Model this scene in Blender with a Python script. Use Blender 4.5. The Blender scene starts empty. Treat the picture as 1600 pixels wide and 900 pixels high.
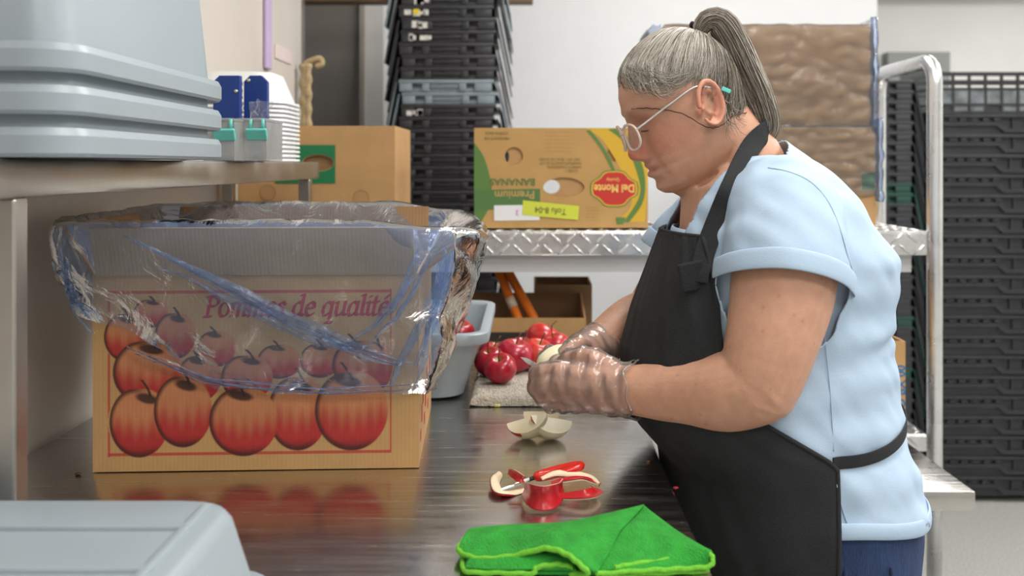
import bpy, bmesh, math, random
import numpy as np
from mathutils import Vector, Matrix, noise as mnoise
random.seed(7); np.random.seed(7)
S = bpy.context.scene
COL = S.collection
V = Vector
# ------------------------------------------------------------------ camera, world, lights, exposure
KF = 1555.56            # focal length in pixels of the 1600 px wide frame (35 mm lens)
CX, CY, CZ = 821.0, 258.0, 1.335
cam = bpy.data.cameras.new('camera'); camo = bpy.data.objects.new('camera', cam); COL.objects.link(camo)
camo.location = (0, 0, CZ); camo.rotation_euler = (math.pi/2, 0, 0)
cam.sensor_width = 36; cam.lens = 35; cam.clip_start = .02
cam.shift_x = -(CX-800)/1600; cam.shift_y = -(450-CY)/1600
cam.dof.use_dof = True; cam.dof.focus_distance = 1.46; cam.dof.aperture_fstop = 4.5
S.camera = camo
w = bpy.data.worlds.new('World'); S.world = w; w.use_nodes = True
w.node_tree.nodes['Background'].inputs[0].default_value = (.90, .95, 1, 1)
w.node_tree.nodes['Background'].inputs[1].default_value = .25
S.view_settings.view_transform = 'Standard'; S.view_settings.look = 'None'
S.view_settings.gamma = 1; S.view_settings.use_curve_mapping = False
S.view_settings.exposure = -.9
LAMPS = [(.75, .9), (.75, 2.9), (2.7, .9), (2.7, 2.9), (2.7, 5.2), (4.0, 5.2), (4.0, 2.9), (.75, -1.3), (2.7, -1.3)]  # the two rightmost are added to brighten the far room
CEIL = 2.95
for i, (x, y) in enumerate(LAMPS):
    l = bpy.data.lights.new('ceiling_lamp', 'AREA'); l.shape = 'RECTANGLE'; l.size = .55; l.size_y = 1.15
    l.energy = 46; l.color = (1, .97, .93)
    o = bpy.data.objects.new('ceiling_lamp', l); COL.objects.link(o); o.location = (x, y, CEIL-.04)

# ------------------------------------------------------------------ helpers
def P(px, py, Y): return V(((px-CX)/KF*Y, Y, CZ-(py-CY)/KF*Y))      # a pixel at a known distance
def T(px, py, h=0.0):                                                # a pixel lying h above the table top
    return P(px, py, (CZ-TABLE-h)*KF/(py-CY))
TABLE = .90
def lin(r, g, b):
    f = lambda c: ((c/255+.055)/1.055)**2.4 if c > 10 else c/255/12.92
    return (f(r), f(g), f(b))
def off(p):
    o = V((0, 0, 0))
    while p is not None: o += p.location; p = p.parent
    return o
def mkobj(name, verts, faces, mat, parent=None, smooth=False):
    me = bpy.data.meshes.new(name); d = off(parent)
    me.from_pydata([tuple(V(v)-d) for v in verts], [], faces); me.update()
    o = bpy.data.objects.new(name, me); COL.objects.link(o)
    if mat: me.materials.append(mat)
    if smooth: me.polygons.foreach_set('use_smooth', [True]*len(me.polygons))
    if parent: o.parent = parent
    return o
def tag(o, label=None, cat=None, group=None, kind=None):
    if label: o['label'] = label
    if cat: o['category'] = cat
    if group: o['group'] = group
    if kind: o['kind'] = kind
    return o
def thing(name, loc, label, cat, group=None):
    o = bpy.data.objects.new(name, None); COL.objects.link(o); o.location = loc; o.empty_display_size = .05
    return tag(o, label, cat, group)
def copy_tree(o, parent=None):
    c = o.copy(); COL.objects.link(c); c.parent = parent
    for ch in list(o.children): copy_tree(ch, c)
    return c
class MB:
    def __init__(s): s.v = []; s.f = []
    def add(s, vs, fs):
        n = len(s.v); s.v += [V(v) for v in vs]; s.f += [tuple(i+n for i in f) for f in fs]; return s
    def box(s, x0, x1, y0, y1, z0, z1, m=None):
        vs = [V((x, y, z)) for z in (z0, z1) for y in (y0, y1) for x in (x0, x1)]
        if m: vs = [m @ v for v in vs]
        return s.add(vs, [(0,2,3,1),(4,5,7,6),(0,1,5,4),(2,6,7,3),(0,4,6,2),(1,3,7,5)])
    def bbox(s, x0, x1, y0, y1, z0, z1, b=.003, m=None):            # box with chamfered edges
        vs = []; X=(x0,x1); Y=(y0,y1); Z=(z0,z1); bm = bmesh.new()
        vv = [bm.verts.new((X[i&1], Y[(i>>1)&1], Z[(i>>2)&1])) for i in range(8)]
        for f in [(0,2,3,1),(4,5,7,6),(0,1,5,4),(2,6,7,3),(0,4,6,2),(1,3,7,5)]: bm.faces.new([vv[i] for i in f])
        bmesh.ops.bevel(bm, geom=bm.edges[:], offset=b, segments=2, affect='EDGES', profile=.5)
        bm.verts.index_update()
        s.add([(m @ v.co if m else v.co.copy()) for v in bm.verts], [[v.index for v in f.verts] for f in bm.faces]); bm.free(); return s
    def grid(s, fn, nu, nv, cu=False, cv=False):
        vs = [fn(i/(nu if cu else nu-1), j/(nv if cv else nv-1)) for i in range(nu) for j in range(nv)]
        fs = [(i*nv+j, ((i+1)%nu)*nv+j, ((i+1)%nu)*nv+(j+1)%nv, i*nv+(j+1)%nv)
              for i in range(nu if cu else nu-1) for j in range(nv if cv else nv-1)]
        return s.add(vs, fs)
    def tube(s, pts, r, n=10, caps=True, closed=False):
        pts = [V(p) for p in pts]; N = len(pts)
        rr = r if isinstance(r, (list, tuple)) else [r]*N
        up = None; rings = []
        for i, p in enumerate(pts):
            a = pts[(i-1) % N] if closed else pts[max(i-1, 0)]; b = pts[(i+1) % N] if closed else pts[min(i+1, N-1)]
            t = (b-a).normalized() if (b-a).length > 1e-9 else V((0,0,1))
            if up is None: up = t.orthogonal().normalized()
            up = (up - t*up.dot(t)); up = up.normalized() if up.length > 1e-6 else t.orthogonal().normalized()
            sd = t.cross(up)
            rings.append([p+(up*math.cos(k*2*math.pi/n)+sd*math.sin(k*2*math.pi/n))*rr[i] for k in range(n)])
        vs = [v for q in rings for v in q]; fs = []
        for i in range(N if closed else N-1):
            j = (i+1) % N
            for k in range(n): fs.append((i*n+k, i*n+(k+1)%n, j*n+(k+1)%n, j*n+k))
        if caps and not closed: fs += [tuple(range(n))[::-1], tuple((N-1)*n+k for k in range(n))]
        return s.add(vs, fs)
    def chain(s, pts, rad, n=20, sub=6, flat=None):                  # smooth tapering limb with rounded ends
        q = spline([V(p) for p in pts], sub); r = [x[0] for x in spline([V((x, 0, 0)) for x in rad], sub)]
        d0 = (q[0]-q[1]).normalized(); d1 = (q[-1]-q[-2]).normalized(); pp = []; qq = []
        for a in (80, 55, 30): pp.append(q[0]+d0*r[0]*math.sin(math.radians(a))); qq.append(r[0]*math.cos(math.radians(a)))
        e0 = []; e1 = []
        for a in (30, 55, 80): e0.append(q[-1]+d1*r[-1]*math.sin(math.radians(a))); e1.append(r[-1]*math.cos(math.radians(a)))
        return s.tube(pp+q+e0, qq+list(r)+e1, n)
    def lathe(s, prof, n=32, c=(0,0,0), m=None):                     # prof: (radius, z)
        c = V(c); N = len(prof)
        vs = [V((r*math.cos(2*math.pi*k/n), r*math.sin(2*math.pi*k/n), z)) for r, z in prof for k in range(n)]
        vs = [(m @ v if m else v)+c for v in vs]
        return s.add(vs, [(i*n+k, i*n+(k+1)%n, (i+1)*n+(k+1)%n, (i+1)*n+k) for i in range(N-1) for k in range(n)])
    def ball(s, c, r, nu=24, nv=16, m=None):
        r = V(r) if not isinstance(r, (int, float)) else V((r, r, r)); c = V(c)
        def fn(u, v):
            a = u*2*math.pi; b = (v-.5)*math.pi*.999
            p = V((r.x*math.cos(a)*math.cos(b), r.y*math.sin(a)*math.cos(b), r.z*math.sin(b)))
            return c+(m @ p if m else p)
        return s.grid(fn, nu, nv, cu=True)
    def poly(s, pts, n, t):                                          # flat polygon pts pushed along n by t
        k = len(pts); pts = [V(p) for p in pts]; n = V(n)
        s.add(pts+[p+n*t for p in pts], [tuple(range(k))[::-1], tuple(range(k, 2*k))]+[(i, (i+1)%k, k+(i+1)%k, k+i) for i in range(k)])
        return s
    def build(s, name, mat, parent=None, smooth=False):
        return mkobj(name, s.v, s.f, mat, parent, smooth)
def spline(p, sub):                                                  # Catmull-Rom through the points
    out = []
    for i in range(len(p)-1):
        a, b, c, d = p[max(i-1, 0)], p[i], p[i+1], p[min(i+2, len(p)-1)]
        for k in range(sub):
            t = k/sub
            out.append(.5*((2*b)+(c-a)*t+(2*a-5*b+4*c-d)*t*t+(3*b-a-3*c+d)*t**3))
    out.append(p[-1].copy()); return out
def itp(x, xs, ys): return float(np.interp(x, xs, ys))
def sm(a, b, x):
    t = min(max((x-a)/(b-a), 0), 1); return t*t*(3-2*t)
def autosmooth(o, ang=40):
    me = o.data; me.polygons.foreach_set('use_smooth', [True]*len(me.polygons))
    bm = bmesh.new(); bm.from_mesh(me)
    for e in bm.edges:
        if len(e.link_faces) == 2 and e.calc_face_angle(0) > math.radians(ang): e.smooth = False
    bm.to_mesh(me); bm.free(); return o
def modded(o, *mods):                                                # apply modifiers and keep the result
    for t, kw in mods:
        m = o.modifiers.new(t, t)
        for k, v in kw.items(): setattr(m, k, v)
    dg = bpy.context.evaluated_depsgraph_get(); dg.update()
    me = bpy.data.meshes.new_from_object(o.evaluated_get(dg)); old = o.data
    o.modifiers.clear(); o.data = me; bpy.data.meshes.remove(old); return o
def outward(o):
    bm = bmesh.new(); bm.from_mesh(o.data); bmesh.ops.recalc_face_normals(bm, faces=bm.faces[:]); bm.to_mesh(o.data); bm.free(); return o
def text_geo(s, size=1, align='CENTER', depth=.0, bold=0, space=1):
    c = bpy.data.curves.new('t', 'FONT'); c.body = s; c.size = size; c.align_x = align; c.align_y = 'CENTER'; c.extrude = depth; c.offset = bold; c.space_character = space
    c.resolution_u = 3
    o = bpy.data.objects.new('t', c); COL.objects.link(o); dg = bpy.context.evaluated_depsgraph_get(); dg.update()
    me = bpy.data.meshes.new_from_object(o.evaluated_get(dg)); vs = [v.co.copy() for v in me.vertices]; fs = [tuple(p.vertices) for p in me.polygons]
    bpy.data.objects.remove(o); bpy.data.curves.remove(c); bpy.data.meshes.remove(me); return vs, fs
def holed_panel(outer, holes, t):                                    # flat panel in XZ with real cut-outs, thickness t along +Y
    c = bpy.data.curves.new('c', 'CURVE'); c.dimensions = '2D'; c.fill_mode = 'BOTH'; c.extrude = t/2
    for lp in [outer]+holes:
        sp = c.splines.new('POLY'); sp.points.add(len(lp)-1); sp.use_cyclic_u = True
        for q, (x, z) in zip(sp.points, lp): q.co = (x, z, 0, 1)
    o = bpy.data.objects.new('c', c); COL.objects.link(o); dg = bpy.context.evaluated_depsgraph_get(); dg.update()
    me = bpy.data.meshes.new_from_object(o.evaluated_get(dg))
    vs = [V((v.co.x, v.co.z+t/2, v.co.y)) for v in me.vertices]; fs = [tuple(p.vertices) for p in me.polygons]
    bpy.data.objects.remove(o); bpy.data.curves.remove(c); bpy.data.meshes.remove(me); return vs, fs
def circ(x, z, rx, rz=None, n=28): return [(x+rx*math.cos(2*math.pi*k/n), z+(rz or rx)*math.sin(2*math.pi*k/n)) for k in range(n)]

# ------------------------------------------------------------------ materials
def M(name, col, rough=.5, metal=0, var=0, vs=8, bump=0, bs=120, st=(1,1,1), spec=.5, coat=0, sss=0, attr=None, col2=None, rvar=0, wave=0, wsc=60, waxis='X'):
    m = bpy.data.materials.new(name); m.use_nodes = True; nt = m.node_tree; N = nt.nodes; L = nt.links
    b = N['Principled BSDF']; b.inputs['Roughness'].default_value = rough; b.inputs['Metallic'].default_value = metal
    b.inputs['Specular IOR Level'].default_value = spec; b.inputs['Coat Weight'].default_value = coat; b.inputs['Coat Roughness'].default_value = .1
    b.inputs['Base Color'].default_value = (*col, 1)
    tc = N.new('ShaderNodeTexCoord'); mp = N.new('ShaderNodeMapping'); mp.inputs['Scale'].default_value = st; L.new(tc.outputs['Object'], mp.inputs[0])
    src = None
    if attr:
        a = N.new('ShaderNodeVertexColor'); a.layer_name = attr; src = a.outputs[0]; L.new(src, b.inputs['Base Color'])
    if var:
        n = N.new('ShaderNodeTexNoise'); n.inputs['Scale'].default_value = vs; n.inputs['Detail'].default_value = 6; L.new(mp.outputs[0], n.inputs[0])
        r = N.new('ShaderNodeMapRange'); r.inputs[1].default_value = .3; r.inputs[2].default_value = .7; L.new(n.outputs[0], r.inputs[0])
        mx = N.new('ShaderNodeMix'); mx.data_type = 'RGBA'; L.new(r.outputs[0], mx.inputs[0])
        c2 = col2 or tuple(c*(1-var) for c in col)
        mx.inputs[6].default_value = (*c2, 1); mx.inputs[7].default_value = (*(tuple(min(c*(1+var*.6), 1) for c in col) if not col2 else col), 1)
        if src is not None:
            mm = N.new('ShaderNodeMix'); mm.data_type = 'RGBA'; mm.blend_type = 'MULTIPLY'; mm.inputs[0].default_value = 1
            r.inputs[3].default_value = 1-var; r.inputs[4].default_value = 1+var*.5
            L.new(src, mm.inputs[6]); L.new(r.outputs[0], mm.inputs[7]); L.new(mm.outputs[2], b.inputs['Base Color'])
        else: L.new(mx.outputs[2], b.inputs['Base Color'])
        if rvar:
            rr = N.new('ShaderNodeMapRange'); rr.inputs[1].default_value = .3; rr.inputs[2].default_value = .7; rr.inputs[3].default_value = rough; rr.inputs[4].default_value = rough+rvar
            L.new(n.outputs[0], rr.inputs[0]); L.new(rr.outputs[0], b.inputs['Roughness'])
    last = None
    if bump:
        n2 = N.new('ShaderNodeTexNoise'); n2.inputs['Scale'].default_value = bs; n2.inputs['Detail'].default_value = 4; L.new(mp.outputs[0], n2.inputs[0])
        bp = N.new('ShaderNodeBump'); bp.inputs['Strength'].default_value = bump; bp.inputs['Distance'].default_value = .01; L.new(n2.outputs[0], bp.inputs['Height']); last = bp
    if wave:
        wv = N.new('ShaderNodeTexWave'); wv.bands_direction = waxis; wv.inputs['Scale'].default_value = wsc; wv.inputs['Distortion'].default_value = .3; L.new(tc.outputs['Object'], wv.inputs[0])
        b2 = N.new('ShaderNodeBump'); b2.inputs['Strength'].default_value = wave; b2.inputs['Distance'].default_value = .002; L.new(wv.outputs[0], b2.inputs['Height'])
        if last: L.new(last.outputs[0], b2.inputs['Normal'])
        last = b2
    if last: L.new(last.outputs[0], b.inputs['Normal'])
    if sss: b.inputs['Subsurface Weight'].default_value = sss; b.inputs['Subsurface Radius'].default_value = (.9, .35, .2); b.inputs['Subsurface Scale'].default_value = .006
    return m
def film(name, tint, body, fac, edge, rough=.12, bump=.5, bs=30):    # thin clear plastic film
    m = bpy.data.materials.new(name); m.use_nodes = True; nt = m.node_tree; N = nt.nodes; L = nt.links
    b = N['Principled BSDF']; b.inputs['Base Color'].default_value = (*body, 1); b.inputs['Roughness'].default_value = rough; b.inputs['Specular IOR Level'].default_value = .9
    tr = N.new('ShaderNodeBsdfTransparent'); tr.inputs[0].default_value = (*tint, 1)
    lw = N.new('ShaderNodeLayerWeight'); lw.inputs[0].default_value = .35
    n = N.new('ShaderNodeTexNoise'); n.inputs['Scale'].default_value = bs; n.inputs['Detail'].default_value = 5; n.inputs['Distortion'].default_value = 1.2
    tc = N.new('ShaderNodeTexCoord'); L.new(tc.outputs['Object'], n.inputs[0])
    bp = N.new('ShaderNodeBump'); bp.inputs['Strength'].default_value = bump; bp.inputs['Distance'].default_value = .02; L.new(n.outputs[0], bp.inputs['Height'])
    L.new(bp.outputs[0], b.inputs['Normal']); L.new(bp.outputs[0], lw.inputs['Normal'])
    r = N.new('ShaderNodeMapRange'); r.inputs[3].default_value = fac; r.inputs[4].default_value = edge; L.new(lw.outputs['Facing'], r.inputs[0])
    gl = N.new('ShaderNodeBsdfGlossy'); gl.inputs['Roughness'].default_value = rough; L.new(bp.outputs[0], gl.inputs['Normal'])
    tl = N.new('ShaderNodeBsdfTranslucent'); tl.inputs[0].default_value = (*body, 1); L.new(bp.outputs[0], tl.inputs['Normal'])
    mb_ = N.new('ShaderNodeMixShader'); mb_.inputs[0].default_value = .5; L.new(b.outputs[0], mb_.inputs[1]); L.new(tl.outputs[0], mb_.inputs[2])
    mx = N.new('ShaderNodeMixShader'); L.new(r.outputs[0], mx.inputs[0]); L.new(tr.outputs[0], mx.inputs[1]); L.new(mb_.outputs[0], mx.inputs[2])
    fr = N.new('ShaderNodeFresnel'); fr.inputs[0].default_value = 1.5; L.new(bp.outputs[0], fr.inputs['Normal'])
    m2 = N.new('ShaderNodeMixShader'); L.new(fr.outputs[0], m2.inputs[0]); L.new(mx.outputs[0], m2.inputs[1]); L.new(gl.outputs[0], m2.inputs[2])
    L.new(m2.outputs[0], N['Material Output'].inputs[0]); return m
m_wall = M('painted_wall', lin(226, 226, 224), .6, var=.04, vs=3)
m_wallL = M('panel_wall', lin(215, 208, 200), .35, var=.05, vs=4, bump=.05, bs=8)
m_ceil = M('ceiling_paint', lin(225, 225, 222), .8, var=.02)
m_floor = M('speckled_floor', lin(172, 172, 168), .35, var=.45, vs=160, spec=.4)
m_steel = M('brushed_steel', (.60, .58, .56), .15, 1, var=.10, vs=4, bump=.022, bs=30, st=(2, 26, 2), rvar=.14)
m_steel2 = M('satin_steel', (.50, .475, .44), .3, 1, var=.12, vs=9, bump=.04, bs=60, rvar=.12)
m_alu = M('bright_aluminium', (.78, .79, .80), .24, 1, var=.08, vs=20, rvar=.1)
m_tread = M('tread_plate', (.74, .75, .76), .22, 1, var=.1, vs=30, rvar=.15)
m_grayp = M('gray_plastic', lin(152, 164, 172), .38, var=.04, vs=6, bump=.02, bs=200)
m_card = M('kraft_cardboard', lin(188, 148, 98), .75, var=.08, vs=14, bump=.05, bs=150, wave=.15, wsc=55)
m_cardd = M('brown_cardboard', lin(150, 116, 80), .8, var=.1, vs=14, bump=.05, bs=150, wave=.15, wsc=55)
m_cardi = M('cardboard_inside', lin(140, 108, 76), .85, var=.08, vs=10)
m_print = M('printed_cardboard', (1, 1, 1), .7, attr='Col', var=.06, vs=30, bump=.04, bs=150)
m_flat = M('printed_ink', (1, 1, 1), .65, attr='Col')
m_blk = M('black_plastic', lin(44, 45, 50), .42, var=.25, vs=25, bump=.05, bs=60)
m_gry = M('slate_plastic', lin(128, 142, 150), .45, var=.12, vs=25)
m_grn = M('dark_green_plastic', lin(20, 62, 52), .45, var=.2, vs=25)
m_white = M('white_plastic', lin(238, 240, 242), .35, var=.02)
m_blue = M('navy_plastic', lin(28, 58, 130), .4, var=.1, vs=20)
m_teal = M('teal_plastic', lin(105, 205, 195), .4, var=.05)
m_clearp = film('clear_plastic', (.96, .97, .97), (.96, .97, .97), .42, .75, .15, .05, 20)
m_bag = film('clear_bag', (.95, .95, .96), (.9, .92, .93), .08, .5, .1, .8, 60)
m_liner = film('blue_liner', (.82, .885, .98), (.44, .60, .97), .12, .50, .14, .42, 16)
m_cover = film('clear_cover', (.90, .92, .96), (.84, .88, .95), .14, .36, .22, .22, 8)
m_liner2 = film('blue_liner_folded', (.70, .81, .97), (.46, .62, .95), .22, .55, .13, .5, 18)
m_glove = film('glove_film', (.995, .985, .98), (.97, .95, .95), .12, .45, .2, .10, 60)
m_dark = M('dark_metal', lin(40, 40, 42), .45, .5)
m_bolt = M('bolt_metal', (.6, .55, .45), .3, 1)
m_orange = M('orange_plastic', lin(235, 120, 25), .4, var=.05)
# ------------------------------------------------------------------ the room
def struct(o): o['kind'] = 'structure'; return o
WX = -.757                                   # left wall plane
struct(MB().box(-2.2, 5.2, -3.2, 7.3, -.1, 0).build('floor', m_floor))
struct(MB().box(-2.2, 5.2, -3.2, 7.3, CEIL, CEIL+.1).build('ceiling', m_ceil))
struct(MB().box(WX-.1, WX, -3.2, 3.36, 0, CEIL).build('wall_left', m_wallL))
struct(MB().box(-2.2, -2.1, 3.26, 7.3, 0, CEIL).build('wall_left_alcove', m_wall))
struct(MB().box(-2.2, 1.59, 4.5, 4.62, 0, CEIL).build('wall_back', M('cool_wall', lin(238, 241, 244), .6, var=.02)))
struct(MB().box(1.45, 5.2, 7.2, 7.3, 0, CEIL).build('wall_far', m_wall))
struct(MB().box(5.1, 5.2, -3.2, 7.3, 0, CEIL).build('wall_right', m_wall))
struct(MB().box(-2.2, 5.2, -3.3, -3.2, 0, CEIL).build('wall_front', m_wall))
struct(MB().box(1.59, 5.1, 6.95, 7.2, 2.55, CEIL).build('ceiling_shade_strip', M('ceiling_shade_grey', lin(205, 203, 200), .7, var=.03)))  # added strip, its grey stands in for the shading near the ceiling
# door in the far wall with grey frame
d = struct(MB().box(2.66, 2.93, 7.14, 7.2, 0, 2.04).build('door_1', M('door_dark', lin(78, 84, 82), .5)))
fr = MB().box(2.58, 2.66, 7.08, 7.2, 0, 2.14).box(2.93, 3.02, 7.08, 7.2, 0, 2.14).box(2.66, 2.93, 7.08, 7.2, 2.04, 2.14)
fr.build('door_frame', M('grey_frame_paint', lin(140, 143, 140), .5), d)
# grey door and its pale jamb on the back wall beyond the end of the left wall
g = struct(MB().box(-1.35, -.735, 4.44, 4.5, 0, 2.6).build('door_2', M('grey_door_paint', lin(138, 132, 126), .5, var=.05)))
MB().box(-.735, -.715, 4.41, 4.5, 0, 2.6).build('door_frame', M('jamb_paint', lin(176, 168, 160), .5), g)
struct(MB().box(-.715, -.635, 4.45, 4.5, 0, CEIL).build('trim_2', m_wall))
struct(MB().box(WX-.11, WX+.004, 3.36, 3.40, 0, CEIL).build('trim_3', M('corner_steel', (.33, .31, .29), .35, .9)))
struct(MB().box(-1.1, .03, 3.95, 4.05, 1.985, 2.03).build('trim_4', M('brown_beam', lin(120, 92, 62), .6, var=.1)))
for i, (x, y) in enumerate(LAMPS):
    t = thing('ceiling_light', (x, y, CEIL), 'white rectangular panel light fixed to the ceiling', 'light', 'ceiling panel lights')
    MB().box(x-.31, x-.28, y-.61, y+.61, CEIL-.035, CEIL).box(x+.28, x+.31, y-.61, y+.61, CEIL-.035, CEIL).box(x-.28, x+.28, y-.61, y-.58, CEIL-.035, CEIL).box(x-.28, x+.28, y+.58, y+.61, CEIL-.035, CEIL).build('frame', m_white, t)
    em = bpy.data.materials.get('lamp_glow')
    if not em:
        em = M('lamp_glow', (1, 1, 1), .5); b = em.node_tree.nodes['Principled BSDF']; b.inputs['Emission Color'].default_value = (1, .97, .93, 1); b.inputs['Emission Strength'].default_value = 8
    MB().box(x-.28, x+.28, y-.58, y+.58, CEIL-.02, CEIL-.012).build('diffuser', em, t)

# ------------------------------------------------------------------ steel prep table
TX0, TX1, TY0, TY1 = -.752, .20, .38, 2.46
t = thing('prep_table', (-.27, 1.4, 0), 'long brushed stainless steel prep table along the wall', 'table')
mb = MB().bbox(TX0, TX1, TY0, TY1, TABLE-.045, TABLE, .006); autosmooth(mb.build('tabletop', m_steel, t), 30)
for x in (TX0+.05, TX1-.10):
    for y in (TY0+.06, TY1-.06):
        MB().tube([(x, y, .0), (x, y, TABLE-.045)], .02, 16).build('leg', m_steel2, t, True)
MB().bbox(TX0+.02, TX1-.07, TY0+.03, TY1-.03, .24, .265, .004).build('lower_shelf', m_steel2, t)
# overshelf on posts standing on the table
SZ = 1.342
t = thing('overshelf', (-.63, 1.5, TABLE), 'narrow stainless steel shelf on posts above the prep table', 'shelf')
autosmooth(MB().bbox(-.754, -.52, .45, 2.51, SZ-.041, SZ, .004).build('shelf_board', m_steel2, t), 30)
for x, y in ((-.535, 1.03), (-.535, 2.42), (-.73, 2.45), (-.73, 1.03)):
    p = MB(); p.bbox(x-.014, x+.014, y-.014, y+.014, TABLE, SZ-.041, .003).build('post', m_steel2, t)

# ------------------------------------------------------------------ tread plate cart behind the table
KY0, KY1, KX0, KX1, D1, D2 = 2.55, 2.98, -.74, 1.03, 1.166, .646
t = thing('platform_cart', (.15, 2.76, 0), 'aluminium tread plate cart with two decks and tube handle', 'cart')
def lugmesh():
    mb = MB(); mb.ball((0, 0, 0), (.021, .0035, .0045), 10, 7); return mb
lug = bpy.data.meshes.new('tread_lug'); q = lugmesh(); lug.from_pydata([tuple(v) for v in q.v], [], q.f); lug.materials.append(m_tread)
lug.polygons.foreach_set('use_smooth', [True]*len(lug.polygons))
def deck(z, lip, x0, x1, lips):
    dk = MB().bbox(x0, x1, KY0, KY1, z-.006, z, .002).bbox(x0, x1, KY0, KY0+.006, z-lip, z-.004, .002).bbox(x1-.006, x1, KY0+.006, KY1, z-lip, z-.006, .002).build('deck', m_tread, t)
    o0 = off(t); n = 0
    x = x0+.02
    while x < x1-.02:
        for r in range(2 if lip > .05 else 1):
            xx = x+(.0 if r == 0 else .019); a = .75 if (n+r) % 2 else -.75
            if x > lips:
                l = bpy.data.objects.new('tread_lug', lug); COL.objects.link(l); l.parent = dk
                l.location = V((xx, KY0-.0005, z-.018-.029*r))-o0; l.rotation_euler = (math.pi/2, a, 0)
        n += 1; x += .038
    tb = MB()
    for i in range(46):
        for j in range(11):
            a = .78 if (i+j) % 2 else -.78; m = Matrix.Rotation(a, 3, 'Z')
            tb.ball((x0+.02+i*(x1-x0-.04)/45, KY0+.02+j*.039, z), (.018, .0035, .003), 6, 5, m)
    tag(tb.build('tread_pattern', m_tread, dk, True), kind='stuff')
deck(D1, .062, KX0, KX1, -.3); deck(D2, .045, KX0, KX1, .6)
MB().box(KX0+.03, KX1-.03, KY0+.03, KY0+.06, D1-.108, D1-.064).box(KX0+.03, KX1-.03, KY1-.06, KY1-.03, D1-.108, D1-.006).build('cross_rail', M('pale_steel', lin(205, 206, 208), .4, .3), t)
R = .0195
hp = [(1.048, KY0, .12), (1.048, KY0, 1.2), (1.048, KY0, 1.53)]
for a in range(0, 91, 15): hp.append((1.048, KY0+.06-.06*math.cos(math.radians(a)), 1.545+.06*math.sin(math.radians(a))))
for a in range(0, 91, 15): hp.append((1.048, KY1-.09+.06*math.sin(math.radians(a)), 1.545+.06*math.cos(math.radians(a))))
hp += [(1.048, KY1-.03, 1.2), (1.048, KY1-.03, .12)]
MB().tube(hp, R, 20).build('handle', m_alu, t, True)
for y in (KY0, KY1-.03): MB().tube([(KX0+.02, y+.03, .12), (KX0+.02, y+.03, D1-.006)], R, 16).build('post', m_alu, t, True)
for x in (KX0+.02, 1.048):
    for y in (KY0+.03, KY1-.03):
        w = MB(); w.tube([(x-.018, y, .055), (x+.018, y, .055)], .055, 20).build('wheel', m_dark, t, True)
        MB().box(x-.025, x-.02, y-.02, y+.02, .05, .125).box(x+.02, x+.025, y-.02, y+.02, .05, .125).box(x-.025, x+.025, y-.02, y+.02, .115, .125).build('caster_fork', m_steel2, t)
# low steel stand behind the person
t = thing('equipment_stand', (.6, 2.25, 0), 'low stainless steel stand with square edge beside the cart', 'table')
BZ = .679
autosmooth(MB().bbox(.30, .905, 2.0, 2.5, BZ-.04, BZ, .004).build('tabletop', m_steel, t), 30)
for x in (.34, .80):
    for y in (2.06, 2.45): MB().tube([(x, y, 0), (x, y, BZ-.04)], .018, 14).build('leg', m_steel2, t, True)
MB().bbox(.33, .81, 2.04, 2.47, .2, .22, .003).build('lower_shelf', m_steel2, t)
# ------------------------------------------------------------------ grey tubs, containers on the overshelf
def rrect(w, d, r, n=6):                     # rounded rectangle loop, ccw
    o = []
    for cx, cy, a0 in ((w/2-r, d/2-r, 0), (-w/2+r, d/2-r, 90), (-w/2+r, -d/2+r, 180), (w/2-r, -d/2+r, 270)):
        for k in range(n+1):
            a = math.radians(a0+90*k/n); o.append((cx+r*math.cos(a), cy+r*math.sin(a)))
    return o
def rloft(levels, n=6, cap0=True, cap1=True):  # levels: (w, d, r, z)
    mb = MB(); L = [[V((x, y, z)) for x, y in rrect(w, d, min(r, w/2-.001, d/2-.001), n)] for w, d, r, z in levels]
    k = len(L[0]); fs = []
    for i in range(len(L)-1):
        for j in range(k): fs.append((i*k+j, i*k+(j+1)%k, (i+1)*k+(j+1)%k, (i+1)*k+j))
    if cap0: fs.append(tuple(range(k))[::-1])
    if cap1: fs.append(tuple((len(L)-1)*k+j for j in range(k)))
    return mb.add([v for l in L for v in l], fs)
def shifted(mb, m): mb.v = [m @ v for v in mb.v]; return mb
def upturned_tub(name, w, d, h, rim, loc, mat, label, cat, group=None, ridge=True):   # upside-down tub: rim down, bottom up
    t = thing(name, loc, label, cat, group)
    m = Matrix.Translation(loc)
    b = rloft([(w-.035, d-.035, .04, rim), (w-.065, d-.065, .045, h-.012), (w-.075, d-.075, .045, h-.003), (w-.09, d-.09, .045, h), (w*.5, d*.5, .04, h), (.02, .02, .009, h)], 6, False, True)
    autosmooth(shifted(b, m).build('body', mat, t), 50)
    r = rloft([(w-.04, d-.04, .04, .004), (w-.006, d-.006, .05, 0), (w, d, .052, .004), (w, d, .052, rim-.008), (w-.008, d-.008, .05, rim), (w-.036, d-.036, .04, rim)], 6, False, False)
    autosmooth(shifted(r, m).build('rim', mat, t), 22)
    if ridge:
        rr = MB()
        for y in (-d*.22, 0, d*.22): rr.bbox(-w*.36, w*.36, y-.006, y+.006, h-.004, h+.004, .003)
        rr.bbox(w*.36-.01, w*.36, -d*.36, d*.36, h-.003, h+.0035, .003)
        shifted(rr, m).build('bottom_ridge', mat, t)
    return t
G = 'grey tubs nested upside down on the overshelf'
LB = ['grey plastic tub upside down on the overshelf, lowest of its nested stack', 'grey plastic tub nested upside down between two others on the overshelf', 'grey plastic tub upside down on the overshelf, topmost of its nested stack']
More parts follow.
